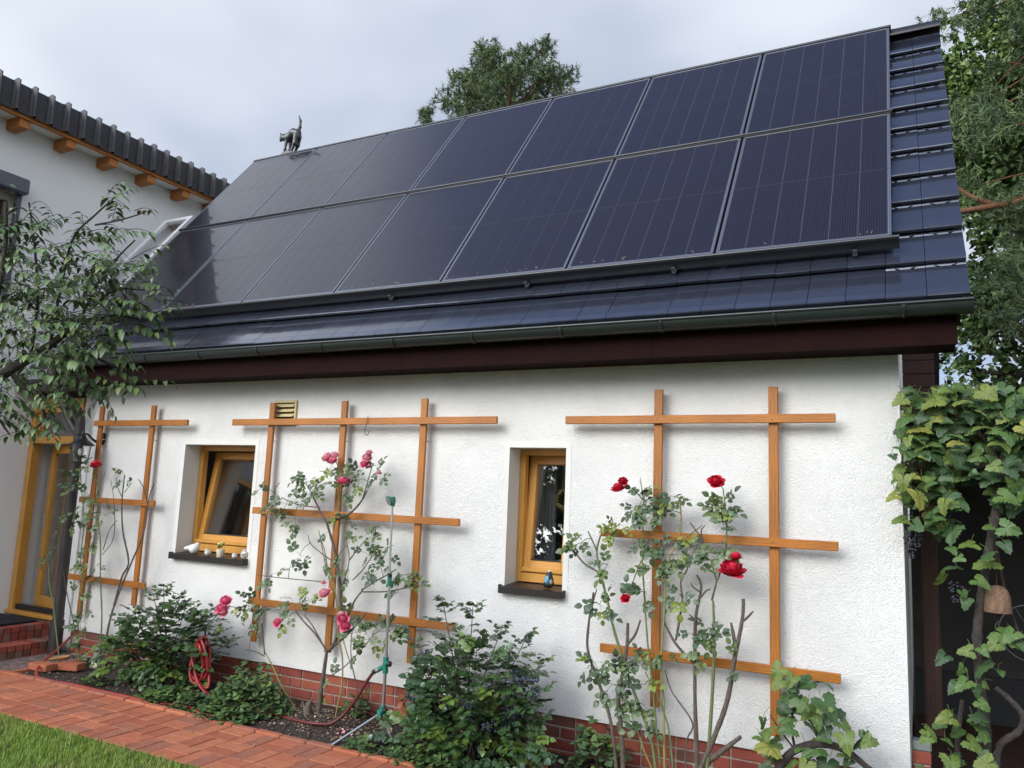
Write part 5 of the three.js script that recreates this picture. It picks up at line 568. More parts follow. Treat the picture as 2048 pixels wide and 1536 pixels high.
function lobed(R, seed) {                                             // vine leaf: five lobes, toothed rim, raised blade between the veins; petiole at the origin, tip towards +z
  const r = mulberry(seed), n = 30, pos = [0, 0, R * 0.35], uv = [0.5, 0.4], idx = [], q0 = r(), cup = 0.05 + 0.4 * r(), fold = 0.6 * (r() - 0.25), side = (r() - 0.5) * 0.5;
  for (const k of [0.5, 1]) for (let i = 0; i <= n; i++) { const a = -Math.PI * 0.94 + i / n * Math.PI * 1.88, lobes = 0.76 + (0.16 + 0.1 * q0) * Math.cos(a * 2.75) + 0.05 * Math.cos(a * 5.5) + (i % 2 ? 0.06 : -0.045) * (0.6 + r()), l = k < 1 ? 0.44 + 0.02 * r() : lobes, rr = R * l * (1 - 0.22 * Math.abs(a) / Math.PI), x = Math.sin(a) * rr * 0.95, dz = Math.cos(a) * rr * 0.9;
    const puff = (k < 1 ? 0.05 : 0.02) * R * (1 - Math.cos(a * 5.7)) * 0.5; pos.push(x, -cup * (x * x + dz * dz) / R + fold * Math.abs(x) + side * x * dz / R + puff + (k < 1 ? 0.02 : 0.10) * (r() - 0.5) * R, R * 0.35 + dz); uv.push(0.5 + x / R / 2.2, 0.4 + dz / R / 2.2); }
  for (let i = 1; i <= n; i++) { idx.push(0, i, i + 1); const a = i, b = i + n + 1; idx.push(a, b, a + 1, a + 1, b, b + 1); }
  const g = new THREE.BufferGeometry(); g.setAttribute('position', new THREE.Float32BufferAttribute(pos, 3)); g.setAttribute('uv', new THREE.Float32BufferAttribute(uv, 2)); g.setIndex(idx); g.computeVertexNormals(); return g;
}
const leafM = (r, g, b, rough = 0.5, coat = 0, vein = 0.25) => phy({ map: tex(64, 1, (u, v) => { const m = Math.abs(u - 0.5) < 0.035 ? 1 + vein : 1, s = 0.85 + 0.3 * fbm(u * 6, v * 6, 6, 2, 3); return lin(r, g, b, m * s); }), roughness: rough, clearcoat: coat, clearcoatRoughness: 0.25 });
const roseLeafM = [[0.085, 0.135, 0.048], [0.066, 0.112, 0.046], [0.110, 0.160, 0.048], [0.052, 0.090, 0.042]].map((c) => leafM(...c, 0.5, 0.15));
const limeLeafM = leafM(0.17, 0.22, 0.035, 0.5, 0.1);
const mahoniaM = [[0.052, 0.105, 0.034], [0.066, 0.125, 0.038], [0.040, 0.082, 0.032], [0.13, 0.21, 0.036]].map((c) => leafM(...c, 0.35, 0.6));
const rustM = leafM(0.28, 0.10, 0.045, 0.7);
const vineTex = (r, g, b, vr, vg, vb, vw) => { const t = tex(128, 1, (u, v) => { const x = u - 0.5, y = v - 0.4, a = Math.atan2(x, y), d = Math.hypot(x, y); let e = 9; for (const k of [-2.2, -1.05, 0, 1.05, 2.2]) { let q = Math.abs(a - k); e = Math.min(e, d * Math.abs(Math.sin(Math.min(q, 1.57)))); } const k = clamp(1 - e / vw), s = 0.8 + 0.4 * fbm(u * 7, v * 7, 7, 3, 5); return [l2s(mixv(r * s, vr, k)), l2s(mixv(g * s, vg, k)), l2s(mixv(b * s, vb, k))]; }); return t; };
const vineM = [[0.062, 0.130, 0.028], [0.048, 0.102, 0.030], [0.115, 0.175, 0.032], [0.036, 0.078, 0.026], [0.080, 0.145, 0.028]].map(([r, g, b]) => phy({ map: vineTex(r, g, b, r * 1.5, g * 1.4, b * 1.5, 0.012), roughness: 0.55, transmission: 0.12, thickness: 0 }));
const vineYellowM = [[0.24, 0.23, 0.035], [0.16, 0.20, 0.035]].map(([r, g, b]) => phy({ map: vineTex(r, g, b, 0.09, 0.15, 0.03, 0.035), roughness: 0.6, transmission: 0.12, thickness: 0 }));
const bark = { g: std({ map: tex(128, 0.1, (u, v) => lin(0.12, 0.155, 0.055, 0.7 + 0.6 * fbm(u * 8, v * 8, 8, 3, 3))), roughness: 0.7 }), b: std({ map: tex(128, 0.12, (u, v) => lin(0.105, 0.082, 0.066, 0.45 + 1.1 * fbm(u * 10, v * 5, 10, 4, 3))), bumpMap: gritH, bumpScale: 0.003, roughness: 0.9 }), y: std({ map: tex(128, 0.1, (u, v) => lin(0.24, 0.22, 0.06, 0.7 + 0.6 * fbm(u * 8, v * 8, 8, 3, 3))), roughness: 0.7 }) };
const darkBark = std({ map: tex(128, 0.2, (u, v) => lin(0.055, 0.045, 0.040, 0.4 + 1.1 * fbm(u * 12, v * 5, 12, 4, 3))), bumpMap: gritH, bumpScale: 0.006, roughness: 0.95 });
const SPOT = new THREE.Matrix4();
function basis(p, dir, nrm, s) { const z = dir.clone().normalize(), x = new THREE.Vector3().crossVectors(nrm, z).normalize(), y = new THREE.Vector3().crossVectors(z, x); return new THREE.Matrix4().makeBasis(x.multiplyScalar(s), y.multiplyScalar(s), z.multiplyScalar(s)).setPosition(p); }
// leaves: [matrix, geometry, material]; the 300 that show largest are parts, the rest one joined part
function hangLeaves(t, L, name = 'leaf', rest = 'small_foliage') {
  const eye = camera.position, v = new THREE.Vector3();
  L.forEach((l) => { l.d = v.setFromMatrixPosition(l[0]).distanceTo(eye) / Math.cbrt(Math.abs(l[0].determinant())); }); L.sort((a, b) => a.d - b.d);
  for (const l of L.slice(0, 300)) { const m = part(name, l[1], l[2], t); l[0].decompose(m.position, m.quaternion, m.scale); }
  const by = new Map(); for (const l of L.slice(300)) { if (!by.has(l[2])) by.set(l[2], []); const g = (l[1].index ? l[1].toNonIndexed() : l[1].clone()); g.applyMatrix4(l[0]); by.get(l[2]).push(g); }
  for (const [m, gs] of by) { const o = part(rest, mergeGeometries(gs), m, t); o.userData.kind = 'stuff'; }
}
// ================================================================== roses on the trellises
const roseLeafG = [1, 2, 3, 4].map((i) => compound(2, 0.072, 0.36, 0.044, i + 70, 4));
function bloomGeo(R, seed) {                                             // cupped petals, tight in the middle, opening outwards
  const r = mulberry(seed), G = [], n = 30;
  for (let i = 0; i < n; i++) { const t = i / n, a = i * 2.39996 + (r() - 0.5) * 0.4, tip = mixv(0.12, 1.75, Math.pow(t, 1.15)), rho = R * mixv(0.62, 1.0, t) * (0.9 + 0.2 * r()), K = 4, N = 4, pos = [], idx = [];
    const bx0 = 0.04 * R, cx = R * mixv(0.30, 0.62, t), cy = R * mixv(0.05, -0.25, t), ex = Math.sin(tip) * rho, ey = Math.cos(tip) * rho * 0.85, c = Math.cos(a), q = Math.sin(a);
    for (let v = 0; v <= K; v++) for (let u = 0; u <= N; u++) { const f = v / K, e = u / N * 2 - 1, w = R * mixv(0.34, 0.52, t) * Math.sin(0.30 + 2.35 * f) * (1 + 0.12 * (r() - 0.5)) * e; let x = (1 - f) * (1 - f) * bx0 + 2 * f * (1 - f) * cx + f * f * ex, y = (1 - f) * (1 - f) * -0.45 * R + 2 * f * (1 - f) * cy + f * f * ey; x -= 0.22 * R * e * e * (1 - 0.6 * t); y += (r() - 0.5) * 0.07 * R * f - (v === K ? 0.10 * R * t : 0); pos.push(x * c - w * q, y, x * q + w * c); }
    for (let v = 0; v < K; v++) for (let u = 0; u < N; u++) { const k = v * (N + 1) + u; idx.push(k, k + 1, k + N + 1, k + 1, k + N + 2, k + N + 1); }
    const g = new THREE.BufferGeometry(); g.setAttribute('position', new THREE.Float32BufferAttribute(pos, 3)); g.setIndex(idx); g.computeVertexNormals(); g.setAttribute('uv', new THREE.Float32BufferAttribute(new Float32Array(pos.length / 3 * 2), 2)); G.push(g.toNonIndexed()); }
  return mergeGeometries(G);
}
const bloomG = [0, 1, 2].map((i) => bloomGeo(1, 90 + i)), redM = [[0.62, 0.012, 0.045], [0.52, 0.008, 0.035]].map((c) => std({ color: C(...c), roughness: 0.6 })), pinkM = [[0.84, 0.40, 0.47], [0.82, 0.17, 0.31]].map((c) => std({ color: C(...c), roughness: 0.65 }));
function rose(name, label, d, bm, seed, dens = 1) {
  const r = mulberry(seed), base = d.stems[0][2][0], t = thing(name, label, 'rose bush', [base[0], 0, base[2]]), o = V(base[0], 0, base[2]), L = [];
  const thorns = [], thornG = new THREE.ConeGeometry(0.0022, 0.011, 4); thornG.rotateZ(-Math.PI / 2); thornG.translate(0.0055, 0, 0);
  for (const [kind, rad0, pts] of d.stems) { const rad = rad0 > 0.018 ? rad0 * 0.8 : rad0, P = pts.map((p) => V(...p).sub(o).add(V((r() - 0.5) * 0.012, 0, (r() - 0.5) * 0.03))); if (P[0].y < 0.12) P[0].y = -0.06;
    part('stem', stem(P, [rad, rad * 0.9, rad * 0.6], rad > 0.01 ? 8 : 6, 5, 0.18, r), bark[kind], t);
    const cv = new THREE.CatmullRomCurve3(P), len = cv.getLength(), n = Math.floor(len / 0.035); for (let i = 1; i < n; i++) { if (r() < 0.25) continue; const p = cv.getPointAt(i / n), g = thornG.clone(), a = r() * 6.283; g.translate(rad * 0.75, 0, 0); g.rotateY(a); g.translate(p.x, p.y, p.z); thorns.push(g); } }
  part('thorns', merge(thorns), bark.b, t).userData.kind = 'stuff';
  const canes = d.stems.map(([k, q, pts]) => new THREE.CatmullRomCurve3(pts.map((v) => V(...v).sub(o))).getPoints(24)).flat(), stalks = [];
  for (const [x, y, z, rad, n, lime] of d.leaves) {                  // each spray of leaves leaves the nearest cane on a thin shoot
    const c = V(x, y, z + 0.03 * (r() - 0.3)).sub(o); let near = canes[0]; for (const q of canes) if (q.distanceTo(c) < near.distanceTo(c)) near = q;
    const mid = near.clone().lerp(c, 0.5).add(V(0, 0.015, 0.01)); stalks.push(stem([near, mid, c], [0.0034, 0.0026, 0.002], 5, 3));
    for (let i = 0; i < Math.round(n * dens); i++) { const a = r() * 6.283, q = Math.sqrt(r()) * rad, out = V(Math.cos(a) * q, Math.sin(a) * q, (r() - 0.35) * 0.09), p = c.clone().addScaledVector(out, 0.6);
      if (out.lengthSq() > 1e-5) stalks.push(stem([c, c.clone().addScaledVector(out, 0.3).add(V(0, 0.004, 0)), p], 0.0013, 4, 2));
      const dir = V(Math.cos(a) * 0.9 + (r() - 0.5) * 0.8, Math.sin(a) * 0.6 - 0.25 + (r() - 0.5) * 0.6, (r() - 0.25) * 0.8), nrm = V((r() - 0.5) * 0.9, 0.55 + 0.4 * r(), 0.55 + 0.6 * r()); L.push([basis(p, dir, nrm, 0.75 + 0.6 * r()), roseLeafG[Math.floor(r() * 4)], lime ? limeLeafM : r() < 0.08 ? limeLeafM : roseLeafM[Math.floor(r() * 4)]]); } }
  d.blooms.forEach(([x, y, z, R]) => { const c = V(x, y - R * 0.4, z + 0.03).sub(o); let near = canes[0]; for (const q of canes) if (q.distanceTo(c) < near.distanceTo(c)) near = q; stalks.push(stem([near, near.clone().lerp(c, 0.5).add(V(0.004, 0.004, 0.01)), c], 0.0028, 5, 3)); });
  part('leaf_stalks', merge(stalks), bark.g, t).userData.kind = 'stuff';
  hangLeaves(t, L);
  d.blooms.forEach(([x, y, z, R, k], i) => { const b = part(R < 0.03 ? 'bud' : 'bloom', bloomG[i % 3], bm[k !== undefined ? k - 1 : i % 2], t); b.position.set(x - o.x, y, z + 0.05 - o.z); b.rotation.set(0.55 + (r() - 0.5) * 0.9, r() * 6.28, (r() - 0.5) * 1.0); b.scale.setScalar(R * 1.5); });
  return t;
}
rose('climbing_rose', 'thorny rose with one red bloom climbing the left trellis by the downpipe', DATA.roseLeft, redM, 101, 0.8);
rose('climbing_rose', 'rose bush with pink blooms climbing the middle trellis', DATA.rosePink, pinkM, 102, 0.72);
rose('climbing_rose', 'tall rose bush with red blooms and pruned grey canes before the right trellis', DATA.roseRed, redM, 103, 0.68);

// ================================================================== shrubs with holly-like leaves
const mahoniaG = [1, 2, 3].map((i) => compound(3, 0.12, 0.40, 0.052, i + 40, 4)), whorlG = [4, 5].map((i) => compound(2, 0.085, 0.42, 0.05, i + 40, 4));
function shrub(name, label, base, tips, fill, seed, berries = [], rust = 0) {
  const r = mulberry(seed), t = thing(name, label, 'shrub', base), L = [], o = V(...base);
  for (const [x, y, z] of tips) { const e = V(x, y, z).sub(o), b = V((r() - 0.5) * 0.25, -0.03, (r() - 0.5) * 0.16), m = b.clone().lerp(e, 0.5).add(V((r() - 0.5) * 0.08, 0.06, (r() - 0.5) * 0.06)), cv = new THREE.CatmullRomCurve3([b, m, e]);
    part('stem', stem([b, m, e], [0.007, 0.005, 0.003], 5, 5), bark.b, t); const n = Math.max(4, Math.round(cv.getLength() / 0.045));
    for (let i = Math.floor(n * 0.35); i <= n; i++) { const p = cv.getPointAt(i / n), a = i * 2.4 + r(), top = i / n > 0.9, dir = V(Math.cos(a), top ? 0.45 + 0.4 * r() : 0.05 + 0.35 * r(), Math.sin(a)), k = top ? 2 : 1; for (let q = 0; q < k; q++) L.push([basis(p, dir.clone().applyAxisAngle(UP, q * 2), V((r() - 0.5) * 0.4, 1, (r() - 0.5) * 0.4 + 0.15), (top ? 0.75 : 0.9) + 0.4 * r()), top ? whorlG[q % 2] : mahoniaG[i % 3], mahoniaM[r() < 0.1 ? 3 : Math.floor(r() * 3)]]); } }
  for (const [cx, cy, cz, rx, ry, rz, n, lime] of fill) for (let i = 0; i < n; i++) { const u = V(r() - 0.5, r() - 0.5, r() - 0.5).normalize(), q = 0.55 + 0.45 * Math.sqrt(r()), p = V(cx + u.x * rx * q, Math.max(0.03, cy + u.y * ry * q), cz + u.z * rz * q).sub(o), dir = V(u.x + (r() - 0.5) * 0.8, u.y * 0.4 + (r() - 0.5) * 0.5, u.z + (r() - 0.5) * 0.8), nrm = V((r() - 0.5) * 0.6, 0.9, 0.5 + (r() - 0.5) * 0.5); L.push([basis(p, dir, nrm, 0.8 + 0.45 * r()), mahoniaG[Math.floor(r() * 3)], rust && r() < rust ? rustM : mahoniaM[r() < (lime || 0.08) ? 3 : Math.floor(r() * 3)]]); }
  hangLeaves(t, L);
  const bm = phy({ color: C(0.045, 0.058, 0.11), roughness: 0.6 });
  for (const [x, y, z, n, h] of berries) { const G = []; for (let i = 0; i < n * 0.75; i++) { const g = new THREE.IcosahedronGeometry(0.0075 + 0.002 * r(), 1); g.translate(x - o.x + (r() - 0.5) * 0.09, y - r() * h, z - o.z + (r() - 0.5) * 0.07); G.push(g); } part('berry_cluster', mergeGeometries(G), bm, t); }
  return t;
}
{
  const r = mulberry(61), tips = [[-6.24, 0.90, 0.42], [-6.38, 0.80, 0.40], [-6.05, 0.84, 0.38], [-5.92, 0.76, 0.42], [-6.55, 0.66, 0.48], [-6.62, 0.52, 0.48], [-5.75, 0.70, 0.36], [-5.62, 0.72, 0.30], [-5.55, 0.55, 0.34], [-6.66, 0.38, 0.5], [-5.45, 0.48, 0.3], [-6.3, 0.62, 0.62], [-6.0, 0.58, 0.64], [-6.5, 0.42, 0.68], [-5.8, 0.42, 0.62]];
  shrub('mahonia_shrub', 'glossy dark green evergreen shrub beside the coiled red hose', [-6.1, 0, 0.46], tips, [[-6.15, 0.42, 0.46, 0.55, 0.34, 0.24, 120], [-6.45, 0.34, 0.56, 0.32, 0.22, 0.2, 40, 0.35]], 62, [], 0.004);
  const tr = [[-3.235, 1.05, 0.36], [-2.98, 1.03, 0.34], [-2.72, 0.90, 0.36], [-2.52, 0.86, 0.36], [-2.36, 0.72, 0.38], [-2.36, 0.52, 0.42], [-3.45, 0.72, 0.34], [-3.42, 0.60, 0.42], [-3.1, 0.78, 0.45], [-2.85, 0.80, 0.48], [-2.62, 0.70, 0.52], [-2.42, 0.50, 0.58], [-3.32, 0.45, 0.55], [-3.0, 0.55, 0.66], [-2.7, 0.46, 0.70], [-2.34, 0.34, 0.5], [-3.42, 0.38, 0.46]];
  shrub('mahonia_shrub', 'large evergreen shrub hung with blue berry clusters under the narrow right window', [-2.85, 0, 0.50], tr, [[-2.86, 0.42, 0.46, 0.46, 0.34, 0.26, 130, 0.14], [-2.8, 0.18, 0.62, 0.55, 0.16, 0.16, 90, 0.18], [-3.25, 0.14, 0.60, 0.22, 0.12, 0.14, 30, 0.25]], 63,
    [[-2.50, 0.66, 0.50, 60, 0.16], [-2.46, 0.54, 0.54, 60, 0.18], [-2.50, 0.42, 0.60, 45, 0.12], [-2.78, 0.44, 0.70, 45, 0.10], [-3.28, 0.68, 0.46, 26, 0.08], [-3.3, 0.42, 0.60, 18, 0.06], [-2.62, 0.34, 0.68, 24, 0.06], [-2.40, 0.62, 0.46, 30, 0.12]], 0.025);
}
// low plants in the bed
const smallG = [1, 2, 3].map((i) => compound(1, 0.04, 0.55, 0.04, i + 20, 3)), coverM = [[0.070, 0.135, 0.038], [0.095, 0.165, 0.042], [0.055, 0.105, 0.040], [0.13, 0.20, 0.040]].map((c) => leafM(...c, 0.6, 0.05));
function cover(label, x, z, rx, rz, h, n, seed, cat = 'plant', s = 1) {
  const r = mulberry(seed), t = thing('ground_cover_plant', label, cat, [x, 0, z]), L = [];
  for (let i = 0; i < n; i++) { const a = r() * 6.283, q = Math.sqrt(r()), y = h * (1 - q * q) * (0.5 + 0.5 * r()) + 0.02, p = V(Math.cos(a) * q * rx, y, Math.sin(a) * q * rz); L.push([basis(p, V(Math.cos(a) + (r() - 0.5), 0.1 + (r() - 0.5) * 0.5, Math.sin(a) + (r() - 0.5)), V((r() - 0.5) * 0.5, 1, (r() - 0.3) * 0.7), s * (0.8 + 0.6 * r())), smallG[i % 3], coverM[Math.floor(r() * 3.4)]]); }
  for (let i = 0; i < 6; i++) { const a = r() * 6.283; part('stem', stem([[0, -0.02, 0], [Math.cos(a) * rx * 0.4, h * 0.5, Math.sin(a) * rz * 0.4], [Math.cos(a) * rx * 0.8, h * 0.6, Math.sin(a) * rz * 0.8]], 0.002, 4, 2), bark.g, t); }
  hangLeaves(t, L);
}
cover('wide leafy ground cover below the hanging red hose', -5.02, 0.48, 0.36, 0.24, 0.30, 260, 81);
cover('low leafy plant at the path edge left of the red hose', -5.62, 0.66, 0.42, 0.14, 0.10, 170, 82);
cover('small green clump alone on the bare soil at the left', -6.78, 0.62, 0.11, 0.08, 0.07, 60, 83, 'plant', 0.6);
cover('round leafed plant touching the brick path by the hose', -5.0, 0.76, 0.26, 0.10, 0.08, 80, 84);
cover('low ivy sprigs between the legs of the sprinkler stand', -3.52, 0.72, 0.22, 0.14, 0.08, 90, 85, 'plant', 0.8);
cover('leafy plant in front of the berry shrub at the path edge', -3.02, 0.78, 0.30, 0.10, 0.10, 110, 86);
cover('sprig of ivy climbing the brick plinth right of the berry shrub', -2.0, 0.22, 0.14, 0.12, 0.34, 60, 87, 'plant', 1.3);
cover('small leafy sucker at the foot of the pink rose', -4.18, 0.12, 0.10, 0.06, 0.22, 40, 88, 'plant', 0.9);
cover('grey green seedling against the plinth left of the pink rose', -5.25, 0.25, 0.14, 0.08, 0.36, 34, 89, 'plant', 1.2);
// ================================================================== vine leaves: shrub at the corner and the big vine
const lobedG = [0, 1, 2, 3, 4, 5, 6, 7].map((i) => lobed(1, 200 + i));
function vineLeaf(L, p, r, s, mats, face = 1) { const nrm = V((r() - 0.5) * 1.7, 0.2 + 0.9 * r(), 0.2 + 0.9 * r()), dir = V((r() - 0.5) * 2.0, -0.7 + 0.7 * r(), 0.6 * r()); if (L.stalks) L.stalks.push(stem([p, p.clone().add(V((r() - 0.5) * 0.03, 0.02, -0.03)), p.clone().add(V((r() - 0.5) * 0.07, 0.01 + 0.05 * r(), -0.07))], 0.0016, 4, 2)); L.push([basis(p, dir, nrm, s * (0.45 + 0.85 * r() * (0.4 + 0.6 * r()) + 0.15)), lobedG[Math.floor(r() * 8)], mats[Math.floor(r() * mats.length)]]); }
{
  const r = mulberry(111), o = V(-0.75, 0, 0.30), t = thing('grape_vine_shrub', 'young grape vine with an arching woody stem at the right foot of the wall', 'grape vine', o.toArray()), L = []; L.stalks = [];
  for (const [rad, pts] of DATA.shrubStem) part('stem', stem(pts.map((p) => V(...p).sub(o)), [rad, rad * 0.9, rad * 0.6], 8, 5, 0.15, r), darkBark, t);
  for (const p of DATA.shrubLeaves) vineLeaf(L, V(...p).sub(o).add(V(0, 0.02, (r() - 0.5) * 0.14)), r, 0.082, vineM);
  for (const p of DATA.shrubYellow) vineLeaf(L, V(...p).sub(o), r, 0.085, vineYellowM);
  part('leaf_stalks', merge(L.stalks), bark.g, t).userData.kind = 'stuff';
  hangLeaves(t, L);
}
{
  const r = mulberry(112), o = V(0.40, 0, 0.12), t = thing('grape_vine', 'big grape vine with yellowing leaves climbing the carport at the right', 'grape vine', o.toArray()), L = []; L.stalks = [];
  for (const [rad, pts] of DATA.vineTrunk) part('stem', stem(pts.map((p) => V(...p).sub(o)), [rad, rad * 0.9, rad * 0.7], 8, 6, 0.3, r), darkBark, t);
  for (const [x0, x1, y0, y1, n] of DATA.vineAreas) for (let i = 0; i < n * 2.8; i++) vineLeaf(L, V(x0 + r() * (x1 - x0), y0 + r() * (y1 - y0), -0.08 + r() * 0.36).sub(o), r, 0.068, r() < 0.09 ? vineYellowM : vineM);
  for (const p of DATA.vineSingles) vineLeaf(L, V(...p).sub(o).add(V(0, 0.02, (r() - 0.5) * 0.12)), r, 0.075, vineM);
  for (const p of DATA.vineYellow) vineLeaf(L, V(...p).sub(o), r, 0.080, vineYellowM);
  for (let i = 0; i < 60; i++) vineLeaf(L, V(0.65 + r() * 1.2, 2.2 + r() * 0.5, -0.1 + r() * 0.4).sub(o), r, 0.09, vineM);   // the vine goes on past the frame
  part('leaf_stalks', merge(L.stalks), bark.g, t).userData.kind = 'stuff';
  hangLeaves(t, L);
  const gm = phy({ color: C(0.018, 0.016, 0.030), roughness: 0.4 });
  for (const [x, y, z] of DATA.grapes) { const G = []; for (let i = 0; i < 34; i++) { const k = r(), g = new THREE.IcosahedronGeometry(0.0088, 1); g.translate(x - o.x + (r() - 0.5) * 0.085 * (1 - k * 0.7), y + 0.03 - k * 0.12, z - o.z + (r() - 0.5) * 0.07 * (1 - k * 0.7)); G.push(g); } part('grape_bunch', mergeGeometries(G), gm, t); }
}
// ================================================================== fruit tree hanging in from the left
{
  const r = mulberry(121), b0 = DATA.treeBranches[0][1][0], o = V(b0[0], 0, b0[2]), t = thing('fruit_tree', 'fruit tree with drooping leafy branches hanging in at the left', 'tree', o.toArray()), L = [];
  const G = [0, 1, 2].map((i) => leaflet(1, 0.20 + 0.03 * i, 0.35, 0.25 + 0.12 * i, 6)), mats = [[0.080, 0.140, 0.042], [0.10, 0.165, 0.046], [0.058, 0.100, 0.036], [0.145, 0.205, 0.048]].map((c) => leafM(...c, 0.5, 0.12)), dry = leafM(0.40, 0.18, 0.05, 0.7);
  const tk = node('trunk', t);
  DATA.treeBranches.forEach(([rad, pts], i) => part(i ? 'branch' : 'bole', stem(pts.map((p) => V(...p).sub(o)), [rad, rad * 0.8, rad * 0.5], 8, 6, 0.15, r), darkBark, tk));
  // twigs carry the leaves in alternate rows
  for (const [cx, cy, cz, rx, ry, n] of DATA.treeBlobs) { let left = n * 2.1; while (left > 0) { const a = r() * 6.283, q = Math.sqrt(r()), p = V(cx + Math.cos(a) * q * rx, cy + Math.sin(a) * q * ry, cz + (r() - 0.5) * Math.min(0.5, rx * 1.6)).sub(o), out = V(Math.cos(a) + 0.5, Math.sin(a) * 0.4 + 0.1, (r() - 0.5) * 1.4).normalize(), len = 0.10 + 0.14 * r(), k = Math.min(left, 5 + Math.floor(r() * 4));
    const e = p.clone().addScaledVector(out, len).add(V(0, -0.03, 0)); part('twig', stem([p, p.clone().lerp(e, 0.5).add(V(0, 0.015, 0)), e], [0.0025, 0.0018, 0.0012], 4, 2), darkBark, tk);
    for (let i = 0; i < k; i++) { const f = (i + 1) / k, side = (i % 2 ? 1 : -1), pp = p.clone().lerp(e, f), dir = out.clone().multiplyScalar(0.7).add(V(side * out.z, -0.45 - 0.3 * r(), -side * out.x)); L.push([basis(pp, dir, V((r() - 0.5) * 0.6, 1, (r() - 0.2) * 0.8), 0.036 + 0.032 * r()), G[Math.floor(r() * 3)], r() < 0.004 ? dry : mats[Math.floor(r() * 3.35)]]); } left -= k; } }
  hangLeaves(t, L);
}

// ================================================================== carport beside the house
{
  const t = thing('carport', 'dark timber carport at the right corner, overgrown by the vine', 'carport');
  part('post', cbx(0.028, 0.135, 0.40, 2.52, -0.66, -0.555, 0.008), M.brown, t); part('post', cbx(2.9, 3.01, 0.0, 2.52, -0.66, -0.555, 0.008), M.brown, t);
  part('beam', cbx(-0.02, 3.2, 2.16, 2.26, -0.68, -0.60 + 0.06, 0.008), std({ map: woodTex(0.08, 0.02, 0.014, 0.5), roughness: 0.7 }), t);
  part('roof', bx(-0.04, 3.3, 2.52, 2.60, -4.3, -0.45), M.brown, t);
  for (let i = 0; i < 5; i++) part('rafter', cbx(0.15 + i * 0.7, 0.23 + i * 0.7, 2.37, 2.519, -4.2, -0.5, 0.006), M.brown, t);
  part('back_wall', bx(-0.04, 3.3, 0.42, 2.519, -3.1, -3.0), std({ map: tex(128, 1, (u, v) => lin(0.055, 0.052, 0.048, 0.8 + 0.4 * fbm(u * 5, v * 5, 5, 3, 3))), roughness: 0.95 }), t);
  part('back_plinth', bx(-0.04, 3.3, -0.1, 0.42, -3.1, -2.97), M.black, t); part('side_wall', bx(3.15, 3.3, -0.1, 2.519, -2.96, -0.7), M.brown, t);
  part('floor', bx(-0.05, 3.14, -0.09, 0.01, -2.96, -0.05), M.brown, t);
  for (let i = 0; i < 8; i++) part('cladding_board', cbx(-0.05, 0.165, 2.60 + i * 0.105, 2.70 + i * 0.105, -1.02, -1.0, 0.004, 1), M.brown, t);
  part('ornament', (() => { const s = new THREE.Shape(); for (let i = 0; i <= 60; i++) { const a = i / 60 * 6.283, q = 0.17 + 0.055 * Math.cos(a * 5); i ? s.lineTo(Math.cos(a) * q, Math.sin(a) * q) : s.moveTo(q, 0); } const g = new THREE.ExtrudeGeometry(s, { depth: 0.02, bevelEnabled: false }); g.translate(0.36, 1.86, -2.995); return g; })(), M.black, t);
}
{
  const t = thing('brick_pier', 'low brick pier with a pale stone cap at the house corner', 'pier', [0, 0, 0]), g = [cbox(0.115, 0.0715, 0.11, 0.004)];
  part('cap', cbx(-0.055, 0.055, 0.42, 0.475, -0.16, -0.05, 0.008), std({ color: C(0.20, 0.22, 0.21), roughness: 0.8 }), t);
  part('core', bx(-0.05, 0.045, -0.05, 0.419, -0.155, -0.06), M.mortar, t);
  for (let i = 0; i < 5; i++) { const b = part('brick', g[0], M.brick[i % 4], t); b.position.set(0, 0.382 - i * 0.0835, -0.105); b.rotation.y = (i % 2) * 0.02; b.scale.set(0.9, 1, 1); }
}
{
  const t = thing('clay_bell', 'weathered terracotta bell hanging in the vine at the right', 'bell', [0.42, 1.31, 0.12]);
  part('bell', new THREE.LatheGeometry([[0.0001, 0.155], [0.03, 0.15], [0.055, 0.13], [0.068, 0.09], [0.070, 0.03], [0.074, 0.0], [0.068, 0.0], [0.064, 0.03], [0.06, 0.09], [0.045, 0.125], [0.0001, 0.14]].map((p) => new THREE.Vector2(...p)), 24), std({ map: tex(128, 0.3, (u, v) => lin(0.20, 0.12, 0.075, 0.5 + fbm(u * 9, v * 9, 9, 4, 3))), roughness: 0.9, bumpMap: gritH, bumpScale: 0.003 }), t);
  part('cord', stem([[0, 0.15, 0], [0.004, 0.3, 0], [0, 0.5, -0.02]], 0.004, 5, 3), M.brown, t); part('clapper', new THREE.SphereGeometry(0.016, 10, 8).translate(0, -0.01, 0), M.brown, t);
}
{
  const t = thing('iron_hoop', 'thin dark iron hoop leaning in the carport behind the bell', 'hoop', [0.62, 1.16, -0.25]);
  part('ring', new THREE.TorusGeometry(0.17, 0.008, 8, 40), M.blackMetal, t); for (let k = 0; k < 4; k++) part('spoke', stem([[0, 0, 0], [Math.cos(k * 1.571 + 0.5) * 0.17, Math.sin(k * 1.571 + 0.5) * 0.17, 0]], 0.006, 6, 2), M.blackMetal, t);
  part('stake', stem([[0.0, -1.16, 0.0], [0, 0, 0]], 0.010, 6, 2), M.blackMetal, t);
}
